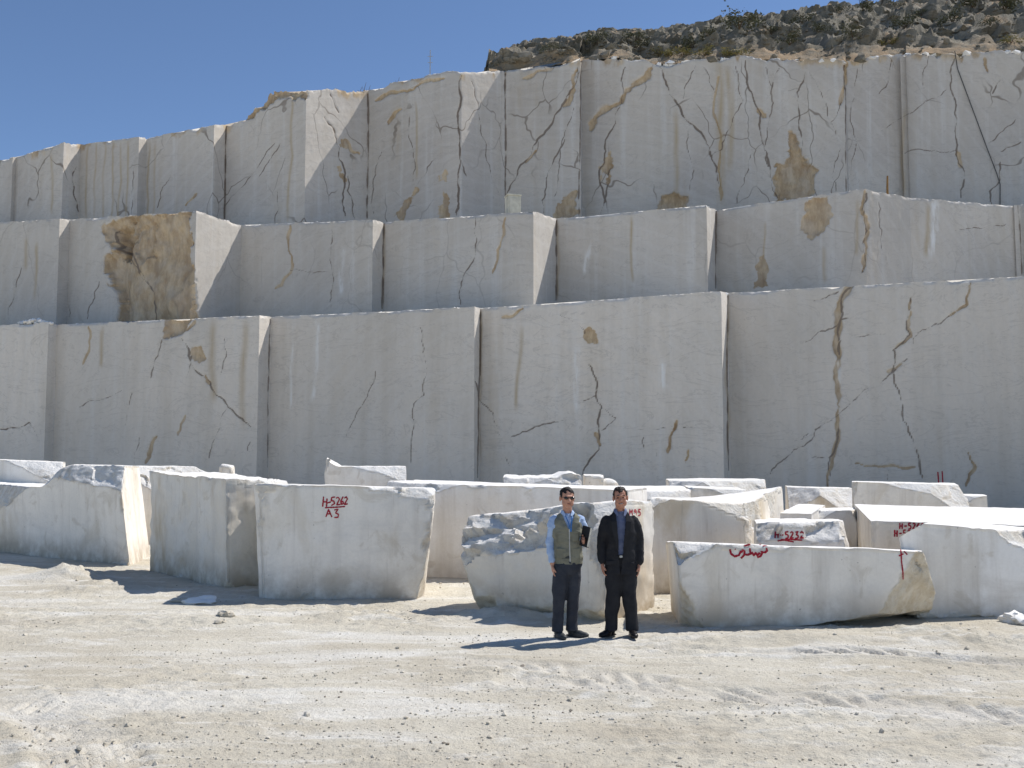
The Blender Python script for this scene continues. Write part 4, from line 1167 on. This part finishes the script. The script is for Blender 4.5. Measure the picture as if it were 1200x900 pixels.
# ------------------------------------------------------------------ loose stones on the quarry floor
t = NT('loose_floor_stone')
col = t.mix(t.ramp(t.noise(3.0, 4, .6), .4, .6), srgb(214, 206, 190), srgb(190, 181, 164))
col = t.mix(t.ramp(t.noise(.9, 2, .5), .6, .66, 0, .7), col, srgb(128, 116, 100))
M['pebble'] = t.done(col, .95, t.bump(t.noise(30, 4, .6), .4, .01))
def clod(rg):
    while True:
        y = 5.6 + 12.5 * rg.rand() ** 1.6; x = rg.uniform(-.56, .56) * y
        dens = noise3(np.array([[x * .5, y * .9, 3.0]]), 77)[0]
        if rg.rand() < .25 + .9 * max(0, dens): break
    r = .004 + .012 * rg.rand() ** 3 + (.022 * rg.rand() if rg.rand() < .025 else 0)
    return np.array([x, y, gz_fast(x, y) + r * .25]), r
_gi = (gx, gy, zf.reshape(len(gx), len(gy)))
def gz_fast(x, y):
    i = np.searchsorted(gx, x) - 1; j = np.searchsorted(gy, y) - 1
    return _gi[2][i, j]
rocks('loose_gravel', 11000, clod, M['pebble'], 21, label='small clods and pebbles strewn over the dusty quarry floor', cat='gravel')
for px, py, r, sq, m, lb in ((236, 707, .2, .3, 'block_white', 'flat white stone flake lying in front of the shaded block'), (213, 706, .12, .35, 'pebble', 'small flat grey stone next to the white flake'),
                             (1192, 728, .16, .6, 'block_white', 'pale chunk of marble by the foot of the shoulder broken block'), (265, 728, .1, .6, 'pebble', 'lump of earth in front of the block marked A3'),
                             (258, 733, .07, .6, 'pebble', 'small clod beside the lump of earth'), (508, 672, .06, .8, 'block_white', 'little white stone between two blocks')):
    g = at_ground(px, py)
    ob = bpy.data.objects.new('stone', rock_mesh('stone', r, int(px), 3, sq, M[m], .4))
    ob.location = (g[0], g[1], gz(g[0], g[1]) + r * sq * .35)
    link(ob, label=lb, cat='stone')
# ------------------------------------------------------------------ two men
class Body:
    """collects overlapping closed lofts, then fuses them into one continuous skin by voxel remeshing"""
    def __init__(s): s.V = []; s.F = []
    def loft(s, rings, n=18):
        """rings: (cx, cy, cz, rx, ry[, rot]) horizontal ellipses from one end to the other"""
        b = len(s.V)
        for rg in rings:
            cx, cy, cz, rx, ry = rg[:5]; ro = rg[5] if len(rg) > 5 else 0
            for k in range(n):
                t = 2 * math.pi * k / n
                ex = math.copysign(abs(math.cos(t)) ** .85, math.cos(t)) * rx; ey = math.copysign(abs(math.sin(t)) ** .85, math.sin(t)) * ry
                s.V.append((cx + ex * math.cos(ro) - ey * math.sin(ro), cy + ex * math.sin(ro) + ey * math.cos(ro), cz))
        s._skin(b, len(rings), n, rings[-1][2] > rings[0][2])
    def _skin(s, b, m, n, up=True):
        for i in range(m - 1):
            for k in range(n):
                q = (b + i * n + k, b + i * n + (k + 1) % n, b + (i + 1) * n + (k + 1) % n, b + (i + 1) * n + k)
                s.F.append(q if up else q[::-1])
        a = tuple(range(b, b + n)); z = tuple(range(b + (m - 1) * n, b + m * n))
        s.F.append(a[::-1] if up else a); s.F.append(z if up else z[::-1])
    def tube(s, pts, rad, n=12, flat=1.0, ends=True):
        pts = [Vector(p) for p in pts]; rad = list(rad)
        if ends:
            d0 = (pts[0] - pts[1]).normalized(); d1 = (pts[-1] - pts[-2]).normalized()
            pts = [pts[0] + d0 * rad[0] * .75] + pts + [pts[-1] + d1 * rad[-1] * .75]
            rad = [rad[0] * .5] + rad + [rad[-1] * .5]
        b = len(s.V)
        ref = None
        for i, p in enumerate(pts):
            t = (pts[min(i + 1, len(pts) - 1)] - pts[max(i - 1, 0)]).normalized()
            if ref is None:
                ref = t.orthogonal().normalized()
                if abs(t.x) < .9: ref = (Vector((1, 0, 0)) - t * t.x).normalized()
            a = (ref - t * ref.dot(t)).normalized(); ref = a
            c = t.cross(a)
            for k in range(n):
                th = 2 * math.pi * k / n
                s.V.append(tuple(p + (a * math.cos(th) + c * math.sin(th) * flat) * rad[i]))
        s._skin(b, len(pts), n, True)
    def ell(s, c, r, rot=None, nu=14, nv=9):
        rings = []
        b = len(s.V); c = Vector(c)
        for j in range(nv):
            ph = -math.pi / 2 + math.pi * (j + .5) / nv
            for k in range(nu):
                th = 2 * math.pi * k / nu
                p = Vector((r[0] * math.cos(ph) * math.cos(th), r[1] * math.cos(ph) * math.sin(th), r[2] * math.sin(ph)))
                if rot is not None: p = rot @ p
                s.V.append(tuple(c + p))
        s._skin(b, nv, nu, True)
    def build(s, name, mat, parent, voxel=.008, smooth=6, wrinkle=0.0, seed=0, keep=None, wdir=(1, 1, 1), post=None):
        me = bpy.data.meshes.new('tmp'); me.from_pydata(s.V, [], s.F); me.update()
        ob = bpy.data.objects.new('tmp', me); COL.objects.link(ob)
        m = ob.modifiers.new('r', 'REMESH'); m.mode = 'VOXEL'; m.voxel_size = voxel; m.use_smooth_shade = True
        if smooth:
            k = ob.modifiers.new('s', 'SMOOTH'); k.factor = .5; k.iterations = smooth
        dg = bpy.context.evaluated_depsgraph_get()
        ev = bpy.data.meshes.new_from_object(ob.evaluated_get(dg))
        n = len(ev.vertices); A = np.zeros(n * 3); N = np.zeros(n * 3)
        ev.vertices.foreach_get('co', A); ev.vertices.foreach_get('normal', N)
        A = A.reshape(-1, 3); N = N.reshape(-1, 3)
        fc = [tuple(p.vertices) for p in ev.polygons]
        bpy.data.objects.remove(ob, do_unlink=True); bpy.data.meshes.remove(me); bpy.data.meshes.remove(ev)
        if wrinkle:
            w = fbm(A * np.array(wdir), 1.0, 3, seed)
            A = A + N * (wrinkle * (w - .2))[:, None]
        if post is not None: A = post(A)
        if keep is not None:
            C_ = np.array([A[list(f)].mean(0) for f in fc]); ok = keep(C_)
            fc = [f for f, k in zip(fc, ok) if k]
            used = sorted({v for f in fc for v in f}); mp = {v: i for i, v in enumerate(used)}
            A = A[used]; fc = [tuple(mp[v] for v in f) for f in fc]
        me2 = np_mesh(name, A, fc, mat); me2.shade_smooth()
        return link(bpy.data.objects.new(name, me2), parent=parent)
def fabric(name, c1, c2, sc=7, rough=.9, bs=220.0, bump=.25):
    return mat_simple(name, c1, c2, sc, rough, bump, bs, .002, .12)
def skin_mat(name, c1, c2):
    return mat_simple(name, c1, c2, 14.0, .55, .1, 120, .001, .3)
M['skin1'] = skin_mat('skin_tan', srgb(200, 152, 128), srgb(186, 136, 112)); M['skin2'] = skin_mat('skin_brown', srgb(190, 138, 114), srgb(172, 122, 100))
M['hair1'] = mat_simple('black_hair', srgb(24, 21, 20), srgb(36, 31, 29), 40, .6, .6, 160, .003); M['hair2'] = mat_simple('dark_brown_hair', srgb(36, 29, 25), srgb(52, 42, 36), 40, .6, .6, 160, .003)
M['shirt1'] = fabric('pale_blue_cotton', srgb(178, 198, 226), srgb(160, 182, 214)); M['vest'] = fabric('olive_grey_canvas', srgb(138, 136, 120), srgb(118, 117, 103))
M['trouser1'] = fabric('charcoal_trousers', srgb(70, 72, 78), srgb(58, 60, 66)); M['shoe1'] = mat_simple('grey_black_leather', srgb(54, 56, 58), srgb(70, 72, 72), 9, .5)
M['suit'] = fabric('black_suit_wool', srgb(52, 52, 54), srgb(42, 42, 45)); M['shirt2'] = fabric('grey_blue_shirt', srgb(116, 124, 150), srgb(98, 106, 134)); M['shoe2'] = mat_simple('black_leather', srgb(22, 21, 21), srgb(32, 30, 30), 9, .35)
M['lens'] = mat_simple('dark_glasses', srgb(14, 14, 16), srgb(22, 20, 20), 9, .12, spec=.6); M['lip'] = mat_simple('lips', srgb(150, 88, 78), srgb(136, 78, 70), 20, .5)
M['eye'] = mat_simple('dark_eyes', srgb(28, 20, 17), srgb(40, 30, 26), 20, .3); M['blk'] = mat_simple('black_cover', srgb(24, 23, 23), srgb(36, 33, 33), 9, .45); M['paper'] = mat_simple('paper_edges', srgb(226, 220, 206), srgb(206, 200, 186), 30, .8)
M['lany'] = mat_simple('blue_lanyard', srgb(70, 128, 190), srgb(60, 112, 176), 9, .6); M['metal'] = mat_simple('bright_buckle', srgb(190, 190, 186), srgb(160, 160, 156), 9, .3, spec=.6)
M['stubble'] = mat_simple('stubble_shadow', srgb(122, 88, 74), srgb(106, 76, 64), 30, .7)

def head_parts(b, c, yaw=0.0, tilt=0.0, sc=1.0):
    """skull, jaw, nose, ears, neck-top around c = centre of the head; returns a placing function"""
    R = Matrix.Rotation(yaw, 3, 'Z') @ Matrix.Rotation(tilt, 3, 'Y')
    C0 = Vector(c)
    def w(x, y, z): return tuple(C0 + R @ (Vector((x, y, z)) * sc))
    b.ell(w(0, .012, .035), (.077 * sc, .096 * sc, .086 * sc), R)
    b.ell(w(0, -.02, -.03), (.064 * sc, .072 * sc, .088 * sc), R)
    b.ell(w(0, -.052, -.088), (.035 * sc, .036 * sc, .03 * sc), R)
    for s_ in (-1, 1):
        b.ell(w(s_ * .042, -.035, -.055), (.026 * sc, .04 * sc, .04 * sc), R)
        b.ell(w(s_ * .079, .012, -.005), (.012 * sc, .022 * sc, .034 * sc), R)
        b.ell(w(s_ * .036, -.064, -.012), (.024 * sc, .02 * sc, .02 * sc), R)
    b.tube([w(0, -.078, .018), w(0, -.096, -.014), w(0, -.108, -.034)], [.010 * sc, .013 * sc, .016 * sc], 10)
    b.ell(w(0, -.084, .024), (.046 * sc, .014 * sc, .012 * sc), R)
    b.ell(w(0, -.086, -.066), (.026 * sc, .012 * sc, .010 * sc), R)
    return w, R
def hand(b, wrist, dirv, palm_n, side, curl=.5, sc=1.0, spread=.1):
    """palm plus five fingers; dirv points from the wrist to the knuckles, palm_n out of the palm, side = direction of the thumb"""
    W = Vector(wrist); d = Vector(dirv).normalized(); n = Vector(palm_n).normalized(); t = Vector(side).normalized()
    pal = W + d * .05 * sc
    rot = Matrix((t, d, n)).transposed()
    b.ell(tuple(pal), (.040 * sc, .052 * sc, .017 * sc), rot)
    b.ell(tuple(W + d * .01), (.028 * sc, .04 * sc, .022 * sc), rot)
    lens = (.068, .078, .073, .056)
    for i, L in enumerate(lens):
        off = (.03 - .0205 * i) * sc
        k = W + d * (.092 - .004 * abs(i - 1)) * sc + t * off
        a0 = d + t * (spread * (1.2 - i) * .5)
        a1 = (a0 + n * curl * .7).normalized(); a2 = (a0 + n * curl * 2.0).normalized(); a3 = (a0 * .6 + n * curl * 3.2).normalized()
        p1 = k + a1 * L * .45 * sc; p2 = p1 + a2 * L * .32 * sc; p3 = p2 + a3 * L * .25 * sc
        b.tube([tuple(k - d * .02), tuple(p1), tuple(p2), tuple(p3)], [.0092 * sc, .0088 * sc, .0082 * sc, .0068 * sc], 9)
    k = W + d * .032 * sc + t * .030 * sc
    a = (d * .75 + t * .65 + n * .35).normalized(); a2 = (d * 1.0 + t * .15 + n * .5).normalized()
    p1 = k + a * .038 * sc; p2 = p1 + a2 * .030 * sc
    b.tube([tuple(k - a * .02), tuple(p1), tuple(p2)], [.0125 * sc, .0105 * sc, .0085 * sc], 9)
def shoe(b, x, y, ang, L=.27):
    R = Matrix.Rotation(ang, 3, 'Z')       # ang 0 points at the camera (-Y)
    def w(u, v, z): q = R @ Vector((u, -v, z)); return (x + q.x, y + q.y, q.z)
    b.ell(w(0, 0, .05), (.042, .05, .052), R); b.ell(w(0, .09, .04), (.046, .085, .042), R); b.ell(w(0, .155, .033), (.045, .07, .033), R)
    b.ell(w(0, -.02, .085), (.042, .048, .05), R)
    rings = []
    b.tube([w(0, -.045, .014), w(0, .02, .014), w(0, .1, .014), w(0, .19, .014)], [.04, .043, .048, .036], 12, .32)
def flat_strip(name, pts, wid, mat, parent, nrm=(0, -1, 0), thick=.004):
    V = []; Fq = []; N = Vector(nrm).normalized()
    P_ = [Vector(p) for p in pts]; n = len(P_)
    for i, p in enumerate(P_):
        t_ = (P_[min(i + 1, n - 1)] - P_[max(i - 1, 0)]).normalized(); sd = t_.cross(N).normalized() * (wid[i] if isinstance(wid, (list, tuple)) else wid) / 2
        V += [p - sd, p + sd, p + sd + N * thick, p - sd + N * thick]
    for i in range(n - 1):
        for k in range(4):
            Fq.append((i * 4 + k, i * 4 + (k + 1) % 4, i * 4 + 4 + (k + 1) % 4, i * 4 + 4 + k))
    Fq += [(3, 2, 1, 0), tuple(range(4 * n - 4, 4 * n))]
    return link(bpy.data.objects.new(name, np_mesh(name, [tuple(v) for v in V], Fq, mat)), parent=parent)
def hair(name, w, R, mat, parent, sc, line=.058, recede=0.0):
    h = Body()
    h.ell(w(0, .018, .043), (.084 * sc, .101 * sc, .090 * sc), R)
    C0 = Vector(w(0, 0, 0)); Ri = R.transposed()
    Rm = np.array(Ri)
    def keep(C_):
        q = (C_ - np.array(C0)) @ Rm.T / sc
        x, y, z = q[:, 0], q[:, 1], q[:, 2]
        wob = .006 * np.sin(x * 190) + .004 * np.sin(x * 410 + 1)
        hl = np.where(y < -.03, line + recede * np.clip(1 - np.abs(np.abs(x) - .045) / .03, 0, 1) + wob, np.where(y < .03, line - (y + .03) / .06 * (line + .005), -.005 - (y - .03) * .75))
        side = (np.abs(x) > .066) & (y > -.045) & (y < .0) & (z > -.012)
        return (z > hl) | side
    return h.build(name, mat, parent, .006, 3, .006, 9, keep, (60, 60, 25))
def glasses(w, R, parent, sc):
    e = Body()
    for s_ in (-1, 1):
        e.ell(w(s_ * .034, -.088, .006), (.031 * sc, .009 * sc, .019 * sc), R)
    e.tube([w(-.012, -.097, .012), w(.012, -.097, .012)], [.0045, .0045], 8)
    for s_ in (-1, 1):
        e.tube([w(s_ * .062, -.083, .012), w(s_ * .077, -.04, .012), w(s_ * .082, .012, .012)], [.0045, .004, .004], 8)
    return e.build('sunglasses', M['lens'], parent, .0045, 2)

# ---- man in the olive vest
S1 = 1 / 100.6
g1 = at_ground(663, 747)
man = empty('person', (g1[0], g1[1], gz(g1[0], g1[1]) + .0), 0, label='man in olive vest and pale blue shirt with sunglasses, holding a black notebook', cat='person')
Lh, Rh = (-.045, 0.0), (.095, .05)        # hips in x, y
# joints (x, y, z): image-left leg then image-right leg
LK, LA = (-.075, -.035, .47), (-.095, .0, .09)
RK, RA = (.085, .02, .47), (.075, .075, .09)
b = Body()
hc = (.022, -.01, 1.628)
w1, R1 = head_parts(b, hc, .22, 0.03, 1.04)
b.loft([(.025, .035, 1.38, .06, .058), (.025, .022, 1.46, .054, .056), (.024, .012, 1.56, .056, .06)])
b.loft([(.028, .025, .84, .13, .08), (.028, .025, .95, .13, .08), (.028, .027, 1.1, .13, .085), (.025, .03, 1.25, .145, .095), (.024, .032, 1.35, .14, .085), (.024, .032, 1.41, .075, .065)])
b.loft([(-.04, .01, .9, .082, .09), (-.055, .0, .72, .078, .084), (*LK[:2], .47, .054, .06), (LK[0] - .006, -.01, .33, .05, .056), (*LA[:2], .1, .036, .04)])
b.loft([(.095, .04, .9, .082, .09), (.09, .035, .72, .078, .084), (*RK[:2], .47, .054, .06), (RK[0], .05, .33, .05, .056), (*RA[:2], .1, .036, .04)])
shoulderL, elbowL, wristL = (-.135, .03, 1.375), (-.175, .035, 1.1), (-.155, -.03, .855)
shoulderR, elbowR, wristR = (.178, .05, 1.375), (.215, .085, 1.12), (.20, -.10, 1.16)
b.tube([(-.14, .03, 1.33), elbowL, wristL], [.045, .04, .029]); b.tube([(.188, .055, 1.33), elbowR, wristR], [.045, .04, .029])
hand(b, wristL, (.08, -.12, -1), (.9, .2, .1), (.1, -1, -.1), .35)
hand(b, wristR, (.18, -.75, -.12), (-.85, -.15, .1), (-.1, -.1, 1), .8)
b.build('body', M['skin1'], man, .0052, 3)
hair('hair', w1, R1, M['hair1'], man, 1.04)
glasses(w1, R1, man, 1.04)
e = Body(); e.tube([w1(-.022, -.094, -.062), w1(0, -.0985, -.061), w1(.022, -.094, -.062)], [.0045, .0055, .0045], 8); e.build('lips', M['lip'], man, .0035, 1)
# shirt
b = Body()
b.loft([(.028, .022, .90, .158, .112), (.028, .022, 1.0, .160, .114), (.028, .028, 1.12, .156, .112), (.025, .03, 1.26, .176, .122), (.024, .03, 1.36, .172, .108), (.024, .03, 1.425, .10, .08), (.025, .025, 1.455, .072, .068)])
b.tube([(-.12, .03, 1.378), (-.15, .032, 1.28), elbowL, (-.168, .0, .97), (-.157, -.024, .885)], [.07, .066, .058, .05, .043])
b.tube([(.17, .045, 1.378), (.205, .055, 1.28), elbowR, (.214, .0, 1.132), (.203, -.075, 1.155)], [.07, .066, .058, .05, .043])
b.build('shirt', M['shirt1'], man, .0075, 4, .010, 31, None, (9, 9, 16))
# collar
for s_ in (-1, 1):
    flat_strip('collar', [(.025 + s_ * .07, .03, 1.475), (.028 + s_ * .062, -.035, 1.462), (.03 + s_ * .035, -.075, 1.425)], [.03, .045, .02], M['shirt1'], man, (s_ * .6, -1, .35), .006)
# vest, open at the neck
b = Body()
b.loft([(.03, .022, .85, .176, .13), (.03, .022, .95, .178, .132), (.03, .026, 1.08, .172, .128), (.027, .03, 1.22, .184, .138), (.025, .032, 1.33, .182, .136), (.025, .034, 1.40, .158, .114), (.025, .034, 1.455, .10, .085)])
def vest_keep(C_):
    x, y, z = C_[:, 0], C_[:, 1], C_[:, 2]
    vx = x - (.045 - .02 * (z - 1.0))
    v = (y < -.02) & (z > 1.27) & (np.abs(vx) < .008 + (z - 1.27) * .40)
    neck = (z > 1.425) & (np.hypot(x - .025, y - .03) < .085)
    arm = (np.hypot(y - .035, (z - 1.33) * .75) < .05) & (np.abs(x - .026) > .14)
    return ~(v | neck | arm) & (z > .862)
b.build('vest', M['vest'], man, .007, 4, .010, 35, vest_keep, (8, 8, 14))
for px_, pz_, sw in ((-.055, .985, .115), (.115, .985, .10), (-.055, 1.175, .09), (.11, 1.185, .085)):
    yy = .026 - .132 * math.sqrt(max(.05, 1 - ((px_ - .03) / .178) ** 2)) - .004
    pk = rbox('vest_pocket', sw, .022, .115 if pz_ < 1.1 else .095, pz_ - .06, M['vest'], man, .008, (px_, yy + .004)); pk.rotation_euler = (0, 0, 0)
    fl_ = rbox('pocket_flap', sw + .008, .028, .035, pz_ + .03, M['vest'], pk, .008, (px_, yy + .003))
flat_strip('zip', [(.05, -.103, .89), (.046, -.106, 1.0), (.043, -.108, 1.12), (.041, -.106, 1.27)], .012, M['metal'], man, (0, -1, 0), .004)
flat_strip('lanyard', [(.075, -.02, 1.47), (.072, -.085, 1.4), (.066, -.098, 1.32), (.062, -.108, 1.24)], .014, M['lany'], man, (0, -1, .1), .004)
flat_strip('lanyard', [(-.02, -.02, 1.47), (.01, -.085, 1.4), (.04, -.1, 1.32), (.056, -.108, 1.24)], .012, M['lany'], man, (0, -1, .1), .004)
# trousers
b = Body()
b.loft([(.028, .022, .73, .15, .1), (.028, .022, .80, .162, .122), (.028, .022, .92, .162, .118), (.028, .022, .96, .155, .114)])
b.loft([(-.045, .012, .86, .102, .115), (-.055, .002, .72, .098, .106), (-.07, -.02, .58, .087, .094), (LK[0], LK[1], .46, .078, .085), (LK[0] - .01, -.02, .33, .072, .078), (LA[0], -.003, .16, .068, .074), (LA[0], -.012, .075, .072, .082)])
b.loft([(.10, .04, .86, .100, .115), (.098, .037, .72, .095, .106), (.092, .03, .58, .085, .094), (RK[0], RK[1], .46, .077, .085), (RK[0] - .002, .045, .33, .071, .078), (RA[0], .072, .16, .067, .074), (RA[0], .066, .075, .071, .082)])
b.build('trousers', M['trouser1'], man, .0075, 5, .009, 37, None, (6, 6, 9))
flat_strip('belt', [(-.12, -.04, .945), (-.06, -.085, .945), (.03, -.102, .945), (.12, -.085, .945), (.18, -.04, .945)], .034, M['shoe1'], man, (0, -1, 0), .006)
for (x_, y_, an) in ((LA[0], LA[1], .35), (RA[0], RA[1], 1.05)):
    b = Body(); shoe(b, x_, y_ - .005, an); b.build('shoe', M['shoe1'], man, .006, 3)
# notebook held in the bent arm
nb_o = empty('notebook', tuple(Vector(man.location) + Vector((.205, -.175, 1.075))), 0, label='black notebook held upright by the man in the vest', cat='notebook')
nb_o.rotation_euler = (0.12, .16, .55)
cv = rbox('cover', .032, .155, .235, 0, M['blk'], nb_o, .003); rbox('page_block', .024, .149, .223, .010, M['paper'], nb_o, .002, (0, -.006))

# ---- man in the black suit
g2 = at_ground(727, 748.5)
man2 = empty('person', (g2[0], g2[1], gz(g2[0], g2[1])), 0, label='smiling man in a black suit and open collared grey blue shirt', cat='person')
b = Body()
hc = (.012, -.01, 1.60)
w2, R2 = head_parts(b, hc, -.05, -.06, 1.03)
b.loft([(.01, .035, 1.36, .05, .05), (.01, .022, 1.44, .054, .056), (.012, .012, 1.54, .056, .06)])
b.loft([(.015, .025, .84, .13, .08), (.015, .025, .95, .13, .08), (.015, .027, 1.1, .13, .085), (.015, .03, 1.25, .14, .09), (.012, .032, 1.34, .135, .085), (.012, .032, 1.40, .075, .065)])
K1, A1, K2, A2 = (-.075, -.01, .46), (-.105, .0, .09), (.10, -.02, .46), (.135, -.02, .09)
b.loft([(-.06, .01, .9, .085, .09), (-.066, .0, .72, .08, .084), (*K1[:2], .46, .054, .06), (-.09, -.005, .33, .05, .056), (*A1[:2], .1, .036, .04)])
b.loft([(.085, .01, .9, .085, .09), (.09, .0, .72, .08, .084), (*K2[:2], .46, .054, .06), (.118, -.02, .33, .05, .056), (*A2[:2], .1, .036, .04)])
sl, el_, wl = (-.15, .03, 1.35), (-.205, .05, 1.09), (-.205, -.01, .845)
sr, er, wr = (.175, .03, 1.35), (.232, .05, 1.09), (.225, -.01, .835)
b.tube([(-.16, .035, 1.30), el_, wl], [.04, .04, .029]); b.tube([(.185, .035, 1.30), er, wr], [.04, .04, .029])
hand(b, wl, (.03, -.08, -1), (.95, -.15, .05), (.15, -1, -.05), .4); hand(b, wr, (-.04, -.08, -1), (-.95, -.15, .05), (-.15, -1, -.05), .4)
b.build('body', M['skin2'], man2, .0052, 3)
hair('hair', w2, R2, M['hair2'], man2, 1.03, .064, .03)
for s_ in (-1, 1):
    e = Body(); e.ell(w2(s_ * .032, -.0825, .006), (.013, .006, .0055), R2); e.build('eye', M['eye'], man2, .0028, 1)
    e = Body(); e.tube([w2(s_ * .016, -.094, .027), w2(s_ * .034, -.093, .031), w2(s_ * .052, -.08, .026)], [.004, .005, .003], 8); e.build('eyebrow', M['hair2'], man2, .003, 1)
e = Body(); e.tube([w2(-.028, -.088, -.058), w2(-.012, -.0965, -.066), w2(0, -.0985, -.0675), w2(.012, -.0965, -.066), w2(.028, -.088, -.058)], [.004, .0055, .006, .0055, .004], 8); mo = e.build('lips', M['lip'], man2, .003, 1)
e = Body(); e.tube([w2(-.018, -.0975, -.0625), w2(0, -.1025, -.0655), w2(.018, -.0975, -.0625)], [.003, .0035, .003], 8); e.build('teeth', M['paper'], mo, .0024, 1)
b = Body()
b.loft([(.015, .022, .88, .152, .108), (.015, .022, 1.0, .155, .11), (.015, .028, 1.12, .158, .11), (.013, .03, 1.26, .165, .11), (.012, .032, 1.35, .145, .095), (.012, .032, 1.40, .088, .075), (.012, .026, 1.445, .072, .068)])
b.build('shirt', M['shirt2'], man2, .0075, 4, .006, 41, None, (9, 9, 14))
for s_ in (-1, 1):
    flat_strip('collar', [(.012 + s_ * .07, .03, 1.465), (.012 + s_ * .06, -.035, 1.45), (.012 + s_ * .036, -.08, 1.395)], [.03, .045, .02], M['shirt2'], man2, (s_ * .6, -1, .35), .006)
b = Body()
b.loft([(.018, .022, .705, .196, .146), (.018, .022, .80, .192, .142), (.018, .022, .92, .182, .134), (.018, .025, 1.04, .176, .13), (.015, .03, 1.2, .19, .136), (.013, .032, 1.30, .192, .13), (.012, .034, 1.36, .165, .108), (.012, .036, 1.41, .105, .085), (.012, .036, 1.45, .082, .07)])
b.tube([(-.145, .032, 1.348), (-.178, .036, 1.26), (-.205, el_[1], 1.1), (-.213, .022, .97), (-.206, -.004, .862)], [.062, .064, .06, .056, .052])
b.tube([(.168, .032, 1.348), (.203, .036, 1.26), (.232, er[1], 1.1), (.236, .022, .97), (.226, -.004, .852)], [.062, .064, .06, .056, .052])
def jk_keep(C_):
    x, y, z = C_[:, 0], C_[:, 1], C_[:, 2]
    cx = .0 + .012 * (z - .9) / .5
    hw = np.where(z > .9, .022 + np.clip(z - .9, 0, 1) * .075, .022 - (0.9 - z) * .10)
    op = (y < -.02) & (np.abs(x - cx) < hw)
    neck = (z > 1.41) & (np.hypot(x - .012, y - .03) < .078)
    return ~(op | neck) & (z > .715)
b.build('jacket', M['suit'], man2, .007, 5, .007, 43, jk_keep, (7, 7, 11))
for s_ in (-1, 1):
    flat_strip('lapel', [(.012 + s_ * .078, -.035, 1.42), (.012 + s_ * .085, -.098, 1.33), (.01 + s_ * .075, -.117, 1.22), (.006 + s_ * .05, -.119, 1.1), (.004 + s_ * .034, -.117, 1.0)], [.03, .065, .06, .04, .012], M['suit'], man2, (s_ * .15, -1, .1), .009)
for zz in (.93, 1.01): 
    e = Body(); e.ell((-.036, -.118, zz), (.009, .004, .009)); e.build('button', M['blk'], man2, .0025, 1)
rbox('pocket_flap', .13, .012, .045, .83, M['suit'], man2, .004, (-.105, -.104)).rotation_euler = (0, 0, 0)
b = Body()
b.loft([(.015, .022, .72, .15, .1), (.015, .022, .80, .164, .122), (.015, .022, .92, .156, .116), (.015, .022, .95, .152, .112)])
b.loft([(-.06, .012, .86, .108, .116), (-.068, .004, .72, .106, .108), (-.075, -.004, .58, .097, .098), (-.083, -.008, .46, .088, .09), (-.093, -.004, .33, .082, .084), (-.104, -.003, .16, .072, .076), (-.106, -.012, .065, .074, .086)])
b.loft([(.088, .012, .86, .108, .116), (.094, .004, .72, .106, .108), (.100, -.008, .58, .097, .098), (.108, -.016, .46, .088, .09), (.12, -.02, .33, .082, .084), (.134, -.022, .16, .072, .076), (.136, -.03, .065, .074, .086)])
b.build('trousers', M['suit'], man2, .0075, 5, .008, 47, None, (6, 6, 8))
flat_strip('belt', [(-.08, -.094, .925), (.015, -.1, .925), (.10, -.094, .925)], .034, M['shoe2'], man2, (0, -1, 0), .006)
rbox('belt_buckle', .036, .012, .026, .912, M['metal'], man2, .004, (.004, -.109))
for (x_, y_, an) in ((A1[0], A1[1], -.75), (A2[0], A2[1], .05)):
    b = Body(); shoe(b, x_, y_ - .005, an); b.build('shoe', M['shoe2'], man2, .006, 3)
